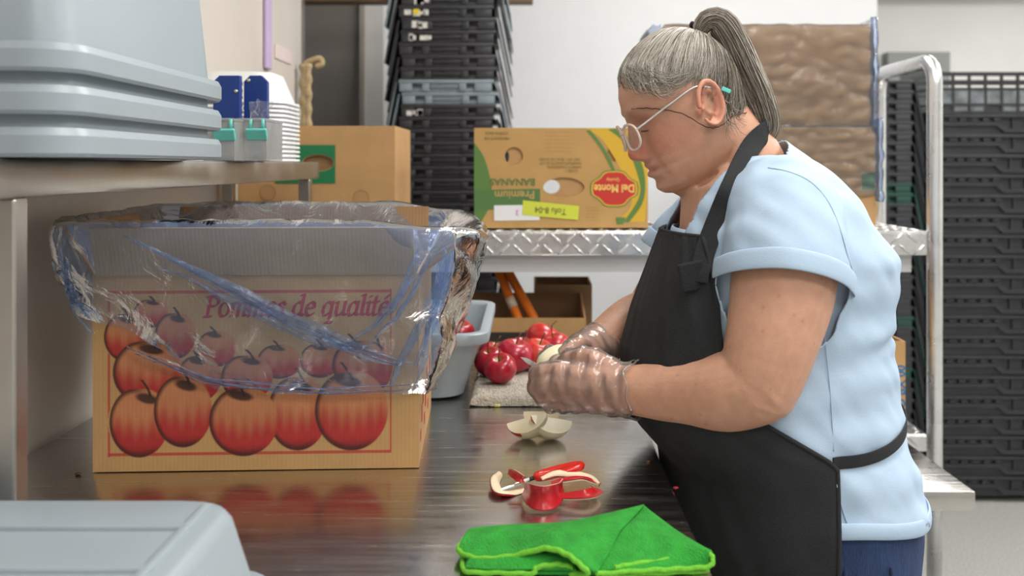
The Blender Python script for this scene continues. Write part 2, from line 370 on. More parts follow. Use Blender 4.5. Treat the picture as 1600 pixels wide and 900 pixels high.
for k in range(3): upturned_tub('plastic_tub', .30, .54, .235, .030, (-.602, 1.255, SZ+.001+k*.043), m_grayp, LB[k], 'tub', G)
upturned_tub('plastic_tub', .40, .42, .112, .03, (-.44, .79, TABLE+.001), m_grayp, 'grey plastic tub turned upside down on the prep table', 'tub')
# white nested containers
for k in range(14):
    c = V((-.640, 2.27, SZ+.001+k*.0098)); hh = .072
    t = thing('food_container', c, 'white plastic food container nested upside down in a tall stack on the overshelf', 'container', 'white containers stacked on the overshelf')
    t['label'] = 'white plastic food container, topmost of the stack on the overshelf' if k == 13 else 'white plastic food container, lowest of the stack on the overshelf' if k == 0 else t['label']
    b = rloft([(.205, .205, .05, .006), (.165, .165, .045, hh-.012), (.155, .155, .04, hh-.002), (.13, .13, .04, hh), (.02, .02, .009, hh)], 5, False, True)
    autosmooth(shifted(b, Matrix.Translation(c)).build('body', m_white, t), 50)
    b = rloft([(.205, .205, .05, .0055), (.222, .222, .055, .0055), (.224, .224, .055, .001), (.216, .216, .05, 0), (.2, .2, .05, .001)], 5, False, False)
    shifted(b, Matrix.Translation(c)).build('rim', m_white, t)
# navy holders with bolts and chain
for k, (x0, x1, y) in enumerate(((333, 374, 1.90), (381, 417, 1.97))):
    a = P(x0, 118, y); b = P(x1, 118, y); z1 = a.z
    t = thing('bracket_plate', (a.x*.5+b.x*.5, y, SZ), ['navy blue bolted plate standing behind the grey tubs', 'navy blue bolted plate standing beside the white containers'][k], 'plate')
    c = .012
    pl = [(a.x, y, SZ+.001), (b.x, y, SZ+.001), (b.x, y, z1-(c if k else 0)), (b.x-c, y, z1), (a.x+c, y, z1), (a.x, y, z1-c)]
    MB().poly(pl, (0, 1, 0), .018).build('plate', m_blue, t)
    for (bx, bz) in ((a.x+.010 if k else b.x-.006, z1-.010 if k else z1-.03), (b.x-.008, SZ+.07), (a.x+.012 if k else b.x-.006, SZ+.062)):
        MB().ball((bx, y-.001, bz), (.004, .003, .004), 10, 6).build('bolt', m_bolt, t, True)
    if k == 1:
        for i in range(9):
            z = z1-.015-i*.007; x = a.x-.006
            MB().tube([(x+.004*math.cos(q*math.pi/4), y-.002+(.002 if i % 2 else -.002)*math.sin(q*math.pi/4), z+.005*math.sin(q*math.pi/4)) for q in range(8)], .0012, 5, closed=True).build('chain_link', m_bolt, t, True)
# clear latch boxes with teal clips
for k, (x0, x1, y, lb) in enumerate(((318, 366, 1.74, 'clear plastic box with teal latch next to the grey tubs'), (368, 416, 1.80, 'clear plastic box with teal latch in front of the white containers'))):
    a = P(x0, 186, y); b = P(x1, 190, y); z1 = b.z
    t = thing('storage_box', (a.x*.5+b.x*.5, y+.05, SZ), lb, 'box')
    x0, x1 = a.x, b.x; q = .0025
    MB().box(x0, x1, y, y+.12, SZ+.001, SZ+.004).box(x0, x1, y, y+q, SZ+.004, z1).box(x0, x1, y+.12-q, y+.12, SZ+.004, z1).box(x0, x0+q, y+q, y+.12-q, SZ+.004, z1).box(x1-q, x1, y+q, y+.12-q, SZ+.004, z1).build('body', m_clearp, t)
    MB().bbox(x0-.0005, x1+.0005, y-.003, y+.123, z1, z1+.006, .002).build('lid', m_clearp, t)
    cxx = x1-.016
    mm = Matrix.Translation((cxx, y-.006, z1-.02)) @ Matrix.Rotation(.5, 4, 'X')
    MB().bbox(-.019, .019, -.004, .003, -.014, .008, .002, mm).build('latch', m_teal, t)
    for s in (-1, 1): MB().tube([(cxx+s*.011, y-.006, z1-.012), (cxx+s*.011, y-.004, z1+.004)], .003, 8).build('hinge_pin', m_teal, t, True)
    MB().box(cxx-.013, cxx+.013, y-.0015, y, SZ+.008, z1-.03).build('latch_rail', m_clearp, t)
def crumple(cx, cy, cz, sx, sz, seed):
    def fn(u, v):
        x = (u-.5)*sx*(.6+.7*v); z = v*sz
        n = mnoise.noise_vector(V((u*3+seed, v*3, seed)))*.012
        return V((cx+x, cy, cz+z))+n
    return MB().grid(fn, 14, 14)
c = P(404, 190, 1.86)
tag(crumple(c.x, 1.86, SZ+.066, .035, .045, 3).build('plastic_bag', m_bag, None, True), 'small crumpled clear plastic bag on top of the latch box', 'bag')
# things hung at the end of the left wall
a = P(437, -60, 2.9)
tag(MB().bbox(WX+.002, WX+.012, 2.87, 2.93, P(440, 108, 2.9).z, 2.3, .003).build('strap', M('lilac_strap', lin(196, 176, 214), .6, var=.05)), 'long lilac strap hanging flat on the wall', 'strap')
tag(MB().bbox(WX+.001, WX+.004, 3.0, 3.2, P(450, 96, 3.1).z, P(450, 74, 3.1).z, .001).build('wall_note', M('pink_paper', lin(222, 206, 204), .7, var=.05)), 'small pale pink paper note stuck on the wall', 'note')
t = thing('rope', P(474, 195, 3.3), 'tan twisted cloth rope hanging at the wall end', 'rope')
m_rope = M('tan_cloth', lin(186, 165, 128), .9, var=.25, vs=40, bump=.4, bs=90)
pts = [P(466, 100, 3.28), P(467, 120, 3.28), P(472, 145, 3.28), P(474, 170, 3.28), P(479, 205, 3.28)]
for p in pts: p.x = max(p.x, WX+.03)
mb = MB().tube(spline(pts, 5), [.016+.004*math.sin(i*1.1) for i in range(21)], 12); mb.build('strand', m_rope, t, True)
MB().tube(spline([p+V((.014, -.01, -.015*i)) for i, p in enumerate(pts)], 5), [.011+.003*math.sin(i*1.7) for i in range(21)], 10).build('strand', m_rope, t, True)
k0 = pts[0]; MB().tube(spline([k0, k0+V((.025, 0, .012)), k0+V((.05, 0, .018)), k0+V((.056, 0, .0)), k0+V((.035, 0, -.008))], 4), .010, 8).build('knot', m_rope, t, True)
# ------------------------------------------------------------------ printed boxes
def colmesh(name, verts, faces, cols, mat, parent, local=False):
    me = bpy.data.meshes.new(name); d = V((0, 0, 0)) if local else off(parent)
    me.from_pydata([tuple(V(v)-d) for v in verts], [], faces); me.update()
    at = me.color_attributes.new('Col', 'FLOAT_COLOR', 'POINT')
    at.data.foreach_set('color', np.concatenate([np.asarray(cols, dtype=np.float32), np.ones((len(verts), 1), np.float32)], 1).ravel())
    me.materials.append(mat); o = bpy.data.objects.new(name, me); COL.objects.link(o); o.parent = parent; return o
def ink(name, geo, col, mat4, parent):                        # flat print lying on a panel
    vs, fs = geo
    return colmesh(name, [mat4 @ V((v[0], v[1], v[2] if len(v) > 2 else 0)) for v in vs], fs, np.tile(np.array(col), (len(vs), 1)), m_flat, parent, True)
def polygeo(pts): return [V((x, y, 0)) for x, y in pts], [tuple(range(len(pts)))]
def ring(pts, wd):                                            # outline of a closed 2D loop as a band
    n = len(pts); vs = [V((x, y, 0)) for x, y in pts]; cx = sum(p[0] for p in pts)/n; cy = sum(p[1] for p in pts)/n
    for i in range(n):
        a, b = V(pts[i-1]), V(pts[(i+1) % n]); t = (b-a).normalized(); nn = V((t.y, -t.x))
        if (V(pts[i])-V((cx, cy))).dot(nn) < 0: nn = -nn
        vs.append(V((pts[i][0]+nn.x*wd, pts[i][1]+nn.y*wd, 0)))
    return vs, [(i, (i+1) % n, n+(i+1) % n, n+i) for i in range(n)]
# --- broad-nib italic letters for the apple box
GL = {'P': ([[(.12,0),(.12,.7)],[(.0,.7),(.33,.7),(.45,.62),(.46,.48),(.36,.37),(.12,.36)],[(.0,0),(.26,0)]], .52),
 'o': ([[(.22+.18*math.cos(a*math.pi/8), .25+.25*math.sin(a*math.pi/8)) for a in range(17)]], .46),
 'm': ([[(.0,.46),(.08,.5),(.08,0)],[(.08,.36),(.2,.5),(.3,.48),(.32,.35),(.32,0)],[(.32,.36),(.44,.5),(.54,.48),(.56,.35),(.56,.03),(.64,.03)]], .68),
 'e': ([[(.06,.26),(.36,.29),(.34,.44),(.22,.5),(.09,.4),(.05,.22),(.1,.05),(.22,0),(.36,.09)]], .43),
 's': ([[(.33,.41),(.22,.5),(.1,.44),(.11,.33),(.27,.22),(.3,.1),(.2,0),(.04,.07)]], .39),
 'd': ([[(.36,.42),(.22,.5),(.08,.38),(.05,.18),(.12,.01),(.24,.03),(.36,.15)],[(.27,.74),(.38,.76),(.36,.06),(.47,.03)]], .5),
 'q': ([[(.36,.42),(.22,.5),(.08,.38),(.05,.18),(.12,.01),(.24,.03),(.36,.15)],[(.38,.5),(.36,-.24)],[(.25,-.24),(.48,-.24)]], .5),
 'u': ([[(.0,.46),(.09,.5),(.08,.12),(.15,0),(.26,.04),(.36,.18)],[(.38,.5),(.37,.06),(.48,.03)]], .51),
 'a': ([[(.36,.42),(.22,.5),(.08,.38),(.05,.18),(.12,.01),(.24,.03),(.36,.15)],[(.38,.5),(.36,.06),(.47,.03)]], .5),
 'l': ([[(.0,.72),(.1,.76),(.09,.06),(.2,.03)]], .23), 'i': ([[(.0,.46),(.09,.5),(.08,.06),(.19,.03)],[(.1,.67),(.115,.69)]], .23),
 't': ([[(.1,.68),(.08,.08),(.14,0),(.23,.05)],[(-.02,.48),(.23,.49)]], .27), ' ': ([], .24)}
GL['é'] = (GL['e'][0]+[[(.2,.6),(.33,.74)]], .43)
def nib_text(s):
    vs = []; fs = []; x = 0; nb = (.062*math.cos(.45), .062*math.sin(.45)); th = (-.010, .022)
    for ch in s:
        st, adv = GL[ch]
        for pl in st:
            for (ax, ay), (bx, by) in zip(pl[:-1], pl[1:]):
                pts = [(px+sx*nb[0]+tx*th[0], py+sx*nb[1]+tx*th[1]) for px, py in ((ax, ay), (bx, by)) for sx in (-1, 1) for tx in (-1, 1)]
                pts = sorted(set(pts)); h = []
                for seq in (pts, pts[::-1]):                  # convex hull of the nib at both ends
                    c = []
                    for p in seq:
                        while len(c) > 1 and (c[-1][0]-c[-2][0])*(p[1]-c[-2][1])-(c[-1][1]-c[-2][1])*(p[0]-c[-2][0]) <= 0: c.pop()
                        c.append(p)
                    h += c[:-1]
                n = len(vs); vs += [V((x+px+py*.22, py, len(vs)*1e-7)) for px, py in h]; fs.append(tuple(range(n, n+len(h))))
        x += adv
    return vs, fs, x
# --- apple box
BW, BD, BH = .459, .36, .28
bl = T(145, 739); ang = math.radians(2.6)
t = thing('apple_box', bl, 'open cardboard apple box printed with red apples, lined with blue plastic', 'box')
t.rotation_euler.z = ang; AB = t
def lpart(mb, name, mat, parent=AB, smooth=False):            # local coordinates: x right, y back, z up from front-left-bottom
    me = bpy.data.meshes.new(name); me.from_pydata([tuple(v) for v in mb.v], [], mb.f); me.materials.append(mat)
    if smooth: me.polygons.foreach_set('use_smooth', [True]*len(me.polygons))
    o = bpy.data.objects.new(name, me); COL.objects.link(o); o.parent = parent; return o
q = .005
lpart(MB().box(0, BW, q, BD, 0.001, q).box(0, q, q, BD, q, BH).box(BW-q, BW, q, BD, q, BH).box(q, BW-q, BD-q, BD, q, BH).box(0, BW, 0.0006, q, 0.001, BH), 'body', m_card)
def flap(a, b, n, L, lean, mat=m_cardd):                      # flap hinged on a-b, leaning outward along n
    a, b, n = V(a), V(b), V(n); up = V((0, 0, math.cos(lean)))*L+n*math.sin(lean)*L
    e = (b-a).normalized()*.006; nn = (b-a).cross(up).normalized()*.004
    return lpart(MB().poly([a+e, b-e, b-e+up, a+e+up], nn, 1), 'flap', mat)
flap((0, 0, BH), (BW, 0, BH), (0, -1, 0), .074, .38, M('greyed_cardboard', lin(172, 146, 114), .8, var=.08, wave=.15, wsc=55))
flap((BW, BD, BH), (0, BD, BH), (0, 1, 0), .085, .35)
flap((BW, 0, BH), (BW, BD, BH), (1, 0, 0), .085, .95)
flap((0, BD, BH), (0, 0, BH), (-1, 0, 0), .085, .55)
# the printed front as a fine coloured sheet
NX, NY = 430, 262
uu, vv = np.meshgrid(np.linspace(0, 1, NX), np.linspace(0, 1, NY), indexing='ij')
pxx = 145+uu*512; pyy = 430+(1-vv)*307
C = np.empty((NX, NY, 3)); C[:] = lin(186, 146, 94)
rs = np.random.RandomState(3)
def blend(mask, col): 
    global C
    C = C*(1-mask[..., None])+np.array(col)*mask[..., None]
def ss(a, b, x): tt = np.clip((x-a)/(b-a), 0, 1); return tt*tt*(3-2*tt)
apples = [(235,490,28,22,.1),(197,527,36,38,0),(273,525,33,36,.1),(337,546,32,28,-.1),(310,592,36,36,-.1),(230,582,56,50,.1),(436,567,36,27,-.1),(385,592,42,36,.15),
          (500,566,33,27,0),(592,574,24,38,0),(562,574,44,40,-.2),(217,660,48,54,.25),(285,643,47,56,.1),(465,648,49,58,.1),(380,660,56,54,-.1),(550,645,60,62,-.1)]
wob = np.sin(pxx*.35)*.06
for (ax, ay, rx, ry, sx) in apples:
    dx = (pxx-ax)/rx; dy = (pyy-ay)/ry; an = np.arctan2(dy, dx)
    rr = np.sqrt(dx*dx+dy*dy)*(1+.07*np.exp(-((an+math.pi/2)/.35)**2)+.03*np.cos(2*an))
    ins = ss(1.02, .97, rr)
    red = ss(-.35, .55, dy+wob*1.5+.25*np.abs(dx)-.1); base = np.array(lin(192, 126, 84))[None, None]*(1-red[..., None])+np.array(lin(172, 46, 42))[None, None]*red[..., None]
    dk = ss(.62, .95, dy)*.75; base = base*(1-dk[..., None])+np.array(lin(112, 26, 26))*dk[..., None]
    ed = ss(.80, .97, rr)*ss(.55, -.1, dx*.9-dy*.2)*.92; base = base*(1-ed[..., None])+np.array(lin(58, 26, 24))*ed[..., None]
    cv = ss(1.1, .6, np.sqrt(((dx-sx)/.42)**2+((dy+.72-.18*dx)/.17)**2))*.95; base = base*(1-cv[..., None])+np.array(lin(58, 34, 28))*cv[..., None]
    C = C*(1-ins[..., None])+base*ins[..., None]
    tt = (dy+1.22)/.5; stx = sx+.12*np.clip(tt, 0, 1)-.18*np.clip(1-tt, 0, 1)**2
    blend((np.abs(dx-stx)*rx < 2.2)*(tt > 0)*(tt < 1)*.95, lin(50, 34, 26))
def rline(x0, y0, x1, y1):
    m = (pxx > x0-1.3)*(pxx < x1+1.3)*(pyy > y0-1.3)*(pyy < y1+1.3)*1.0
    blend(m*.85, lin(178, 52, 48))
inside = np.zeros_like(pxx)
for (ax, ay, rx, ry, sx) in apples: inside = np.maximum(inside, (((pxx-ax)/rx)**2+((pyy-ay)/ry)**2 < 1.02)*1.0)
C0 = C.copy()
for a in ((170, 460, 170, 713), (612, 455, 612, 707), (170, 457, 612, 459), (170, 709, 612, 712)): rline(*a)
C = C0*inside[..., None]+C*(1-inside[..., None])
C *= (1+.035*np.sin(pxx*2*math.pi/6.5))[..., None]
gv = np.stack([uu*BW, np.zeros_like(uu), .0012+vv*(BH-.0012)], -1).reshape(-1, 3)
ii = (np.arange(NX-1)[:, None]*NY+np.arange(NY-1)[None]).ravel()
colmesh('printed_front', gv, np.stack([ii, ii+NY, ii+NY+1, ii+1], 1).tolist(), C.reshape(-1, 3), m_print, AB, True)
vs, fs, wd = nib_text('Pommes de qualité')
sc = (608-318)/512*BW/wd
mt = Matrix.Translation(((318-145)/512*BW, -.0006, (737-496)/307*BH)) @ Matrix.Rotation(math.pi/2, 4, 'X') @ Matrix.Diagonal((sc, sc*1.12, sc, 1))
ink('lettering', (vs, fs), lin(178, 42, 56), mt, AB)
rm = MB()                                                      # red marks on the right side panel
for k in range(9): rm.box(BW, BW+.0006, .03+.033*k, .05+.033*k, .03+.02*(k % 3), .045+.03*(k % 3))
tag(lpart(rm, 'side_print', M('red_ink', lin(176, 54, 46), .7)), kind='stuff')
# --- the blue liner bag: up the inside, over the flaps, down the outside
def per(tt):                                                   # perimeter: base point, outward normal, lean out, flap top, hem height
    k = int(tt) % 4; f = tt-int(tt)
    lean = [(.032, .07), (.075, .048), (.032, .08), (.050, .07)]
    c = [(V((0, 0, 0)), V((BW, 0, 0))), (V((BW, 0, 0)), V((BW, BD, 0))), (V((BW, BD, 0)), V((0, BD, 0))), (V((0, BD, 0)), V((0, 0, 0)))][k]
    n = [V((0, -1, 0)), V((1, 0, 0)), V((0, 1, 0)), V((-1, 0, 0))]
    b = c[0].lerp(c[1], f)
    a = sm(.82, 1, f)*.5; z = sm(.18, 0, f)*.5
    nn = n[k]*(1-a-z)+n[(k+1) % 4]*a+n[(k-1) % 4]*z; nn.normalize()
    L = lean[k][0]*(1-a-z)+lean[(k+1) % 4][0]*a+lean[(k-1) % 4][0]*z; H = lean[k][1]*(1-a-z)+lean[(k+1) % 4][1]*a+lean[(k-1) % 4][1]*z
    hem = [itp(f, [0, .12, .38, .7, 1], [.225, .20, .125, .115, .112]), itp(f, [0, .15, .6, 1], [.112, .10, .17, .2]), .19, itp(f, [0, .5, 1], [.19, .20, .225])][k]
    return b, nn, L*1.12, H, hem
rows = [(0, -.13, -.012, 0), (0, -.06, -.010, 0), (.0, 0, -.007, 0), (.5, .5, -.006, 1), (.97, 1.0, -.004, 1)]
def liner(u, v):
    b, n, L, H, hem = per(min(u*4, 3.9999)); j = v*23
    nz = lambda s, sc: mnoise.noise(V((b.x*sc+s, b.y*sc, v*sc*.35)))
    if j < 5:
        a = j/5; z = BH-.13+a*(.13+H); o = -.012+max(0, (z-BH)/H)*(L+.004)
        w_ = .006*nz(3, 30)
    elif j < 8:
        a = (j-5)/3; z = BH+H+.006*math.sin(a*math.pi)+.004; o = L-.008+a*.022; w_ = .004*nz(5, 30)
    else:
        a = (j-8)/15; z = BH+H+(hem-BH-H)*a; o = (L+.014)*(1-a)+.016*a+.012*math.sin(a*math.pi)*(1 if n.y > -.9 else .15)
        w_ = (.004+.007*a)*(nz(7, 22)+.6*nz(9, 60))*(.55 if n.y < -.9 else 1.4)+.003*math.sin((b.x+b.y)*70+a*9)*(.3+a)
        z += .012*nz(11, 25)*a
        if n.y < -.7: o = max(o+w_, .004+ max(0, (z-BH)/H)*L*1.05); w_ = 0
    p = b+n*(o+w_); p.z = z+.004*nz(13, 40); return p
lb = MB().grid(liner, 240, 24, cu=True); LN = lpart(lb, 'liner_bag', m_liner, AB, True); LN['label'] = 'translucent blue plastic liner'
def strip(pts, wd, name, amp=.004):                            # doubled, folded creases of film lying on the bag
    pp = spline([V(p) for p in pts], 14); n = len(pp); rr_ = random.Random(int(wd*1e5)+len(pts)); out = MB()
    for sub in range(4):
        c0 = rr_.uniform(-.5, .5)*wd; c1 = rr_.uniform(-.5, .5)*wd; wk = wd*rr_.uniform(.16, .5); u0 = rr_.uniform(0, .25) if sub else 0; u1 = rr_.uniform(.75, 1) if sub else 1; sd = rr_.uniform(0, 9)
        def fn(u, v):
            uu_ = u0+(u1-u0)*u; i = min(int(uu_*(n-1)), n-2); p = pp[i]; d = (pp[i+1]-p).normalized(); s = V((-d.z, 0, d.x))
            k = wk*math.sin(math.pi*min(max(u, .02), .98))**.7*(1+.5*mnoise.noise(V((u*7, sd, 0))))
            return p+s*((v-.5)*k+c0*(1-u)+c1*u+.006*mnoise.noise(V((u*5, sd, 3))))+V((0, -1, 0))*(.004*math.sin(v*math.pi)+.0006*sub+amp*mnoise.noise(V((u*14, v*3, sd))))
        out.grid(fn, n, 8)
    return lpart(out, name, m_liner2, LN, True)
def F(px, py, o=.018): return V(((px-145)/512*BW, -o, (737-py)/307*BH))
strip([F(205, 372, .046), F(300, 418, .034), F(400, 470, .026), F(500, 522, .022), F(560, 545, .02), F(655, 575, .02)], .030, 'film_fold')
strip([F(205, 540, .017), F(260, 560, .017), F(340, 592, .018), F(470, 605, .018), F(570, 606, .018), F(665, 600, .02)], .010, 'film_fold')
strip([F(560, 545, .022), F(610, 500, .028), F(650, 440, .038), F(672, 385, .05)], .022, 'film_fold')
strip([F(630, 610, .022), F(662, 520, .026), F(690, 440, .03), F(700, 380, .03)], .035, 'film_fold')
strip([F(118, 385, .05), F(122, 430, .03), F(128, 480, .02), F(165, 510, .018)], .03, 'film_fold')

# --- generic kraft boxes
def kraft(name, x0, x1, y0, y1, z0, z1, label, mat=m_card, lid=True, rot=0, holes=(), backholes=()):
    t = thing(name, ((x0+x1)/2, y0, z0), label, 'box'); w_ = x1-x0; d_ = y1-y0; h = z1-z0; hw = w_/2
    def lp(mb, nm, m, par=t, smooth=False): return lpart(mb, nm, m, par, smooth)
    out = [(-hw, 0.001), (hw, 0.001), (hw, h), (-hw, h)]
    vs, fs = holed_panel(out, [circ(*c) if len(c) < 6 else c for c in holes], .005)
    lp(MB().add(vs, fs), 'front_panel', mat)
    vs, fs = holed_panel(out, [circ(*c) for c in backholes], .005)
    lp(MB().add([v+V((0, d_-.005, 0)) for v in vs], fs), 'back_panel', mat)
    lp(MB().box(-hw, -hw+.005, .005, d_-.005, .001, h), 'side_panel', mat); lp(MB().box(hw-.005, hw, .005, d_-.005, .001, h), 'side_panel', mat)
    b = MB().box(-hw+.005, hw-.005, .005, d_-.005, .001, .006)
    if lid: b.box(-hw+.005, hw-.005, .005, d_-.005, h-.006, h-.001)
    lp(b, 'bottom_panel', m_cardi); t.rotation_euler.z = rot
    return t
def face(t, w_, h, px0, px1, py0, py1):                        # photo pixels of a flat box front -> its local plane
    return lambda px, py: ((px-px0)/(px1-px0)*w_-w_/2, (py1-py)/(py1-py0)*h)
FX = lambda o=-.0006: Matrix.Translation((0, o, 0)) @ Matrix.Rotation(math.pi/2, 4, 'X')
# box with green handhold panel behind the overshelf
A, B = P(372, 199, 2.62), P(617, 199, 2.62)
w1, h1 = B.x-A.x, A.z-D1
fpx = lambda px, py: ((px-372)/245*w1-w1/2, h1-(py-199)/KF*2.62)
hx, hz = fpx(497, 257)
kb = kraft('cardboard_box', A.x, B.x, 2.62, 2.97, D1+.004, D1+.004+h1, 'plain kraft box with green handhold print behind the overshelf', m_card, holes=[(hx, hz, .040, .021)])
lpart(MB().box(hx-.06, hx+.06, .012, .015, hz-.04, hz+.04), 'inner_flap', m_cardd, kb)
gx0, gz0 = fpx(430, 289); gx1, gz1 = fpx(524, 229)
ink('green_print', (lambda r: ([V((v.x, v.z, v.y)) for v in r[0]], r[1]))(holed_panel([(gx0, gz0), (gx1, gz0), (gx1, gz1), (gx0, gz1)], [circ(hx, hz, .042, .023)], .0006)), lin(22, 118, 72), FX(-.0012), kb)
for px, py in ((418, 304), (564, 312)):
    x, z = fpx(px, py); ink('punched_circle', ring(circ(x, z, .020), .0012), lin(120, 88, 54), FX(), kb); ink('punched_circle', polygeo(circ(x, z, .0195)), lin(176, 136, 88), FX(-.0004), kb)
# --- banana box, standing upside down so its print reads upside down
A, B = P(741, 205, 2.60), P(1013, 205, 2.60); w2 = B.x-A.x; h2 = .262
bb = kraft('banana_box', A.x, B.x, 2.60, 2.95, D1+.004, D1+.004+h2, 'cardboard banana box upside down on the tread plate cart, yellow tape note', M('banana_card', lin(190, 150, 92), .75, var=.08, vs=14, wave=.1, wsc=50), rot=.03,
           holes=[(*face(0, w2, h2, 741, 1013, 205, 362)(803, 249), .0235), (*face(0, w2, h2, 741, 1013, 205, 362)(960, 246), .0195), (*face(0, w2, h2, 741, 1013, 205, 362)(881, 298), .054, .026)],
           backholes=[(*face(0, w2, h2, 741, 1013, 205, 362)(800, 249), .05), (*face(0, w2, h2, 741, 1013, 205, 362)(870, 296), .07, .05)])
q2 = face(0, w2, h2, 741, 1013, 205, 362)
vs, fs = holed_panel([(-w2/2+.006, .008), (w2/2-.006, .008), (w2/2-.006, h2-.008), (-w2/2+.006, h2-.008)], [circ(*q2(792, 250), .006, .014), circ(*q2(862, 297), .022, .018)], .004)
lpart(MB().add([v+V((0, .007, 0)) for v in vs], fs), 'inner_panel', m_card, bb)
def pg(pts): return polygeo([q2(*p) for p in pts])
def smooth2(pts, sub=6): return [(v.x, v.y) for v in spline([V((a, b, 0)) for a, b in pts], sub)]
yel, grn, red, brn = lin(214, 172, 48), lin(92, 128, 62), lin(196, 52, 44), lin(104, 100, 58)
ban = smooth2([(918, 208), (940, 222), (965, 260), (985, 300), (985, 330), (962, 352)])+smooth2([(1008, 352), (1012, 300), (1012, 240), (990, 212), (960, 206), (918, 206)])
ink('banana_print', pg(ban), yel, FX(-.0004), bb)
ink('banana_print', pg(smooth2([(950, 207), (975, 228), (994, 270), (1000, 310), (975, 352)])+smooth2([(983, 353), (1006, 318), (1006, 270), (985, 225), (962, 206)])), grn, FX(-.0008), bb)
ink('banana_print', pg(smooth2([(916, 209), (935, 232), (952, 262), (965, 292)])+smooth2([(968, 290), (956, 258), (940, 230), (922, 208)])), grn, FX(-.0009), bb)
ink('banana_print', pg([(962, 345), (978, 345), (974, 356), (964, 356)]), grn, FX(-.001), bb)
ink('banana_print', pg(smooth2([(741, 228), (756, 250), (766, 285), (768, 320), (752, 352)])+[(741, 352)]), grn, FX(-.0004), bb)
ink('green_band', pg([(741, 302), (844, 300), (844, 330), (741, 334)]), lin(84, 122, 66), FX(-.0007), bb)
lx, lz = q2(960, 300); cl = []
for k in range(60):
    a = 2*math.pi*k/60; r = 1+.10*math.cos(4*a)*(1 if abs(math.sin(a)) > .3 else .3)+.10*math.exp(-((abs(math.sin(a))-1)/.08)**2)
    cl.append((lx+.055*r*math.copysign(abs(math.cos(a))**.7, math.cos(a)), lz+.036*r*math.copysign(abs(math.sin(a))**.8, math.sin(a))))
sc2 = lambda f: [(lx+(x-lx)*f, lz+(z-lz)*f) for x, z in cl]
ink('logo_shield', polygeo(sc2(1.12)), lin(70, 120, 60), FX(-.0011), bb); ink('logo_shield', polygeo(sc2(1.06)), lin(228, 196, 60), FX(-.0013), bb); ink('logo_shield', polygeo(cl), red, FX(-.0015), bb)
def words(s, px, py, size, col, o=-.0018, bold=0, par=bb, rot=math.pi, fn=None, sx=1):
    x, z = (fn or q2)(px, py)
    ink('lettering', text_geo(s, size, bold=bold), col, Matrix.Translation((x, o, z)) @ Matrix.Rotation(math.pi/2, 4, 'X') @ Matrix.Rotation(rot, 4, 'Z') @ Matrix.Diagonal((sx, 1, 1, 1)), par)
words('Del Monte', 960, 299, .029, lin(240, 205, 110), bold=.0006, sx=.85); words('Quality', 958, 286, .012, lin(240, 205, 110))
words('BANANAS', 801, 289, .026, lin(96, 124, 66), bold=.0005); words('Premium', 804, 309, .029, lin(196, 158, 98), bold=.0005)
words('PRODUCT OF', 776, 221, .0105, brn); words('COSTA RICA', 776, 213, .0105, brn)
words('CLASS 1', 893, 272, .0095, brn); words('VARIETY CAVENDISH', 882, 266, .0095, brn); words('MINIMUM LENGTH 20 CM', 876, 260, .0095, brn); words('NET WT. 40 lb (18.14 KG)', 875, 254, .0095, brn)
for k in range(6): words('- - --- -- ---- --- -- --- ----', 875, 212+k*6, .008, brn)
for k in range(5): words('-- --- -- ---', 925, 330+k*5, .008, brn)
ink('paper_label', pg([(772, 326), (843, 325), (843, 349), (772, 350)]), lin(232, 232, 234), FX(-.002), bb); words('3', 808, 337, .02, lin(200, 80, 180), -.0026)
ink('tape_note', pg([(817, 318), (905, 327), (903, 349), (816, 341)]), lin(206, 214, 70), FX(-.003), bb)
words('Tofu 8-04', 860, 334, .023, lin(46, 52, 40), -.0036, rot=math.pi-.08, sx=.9)
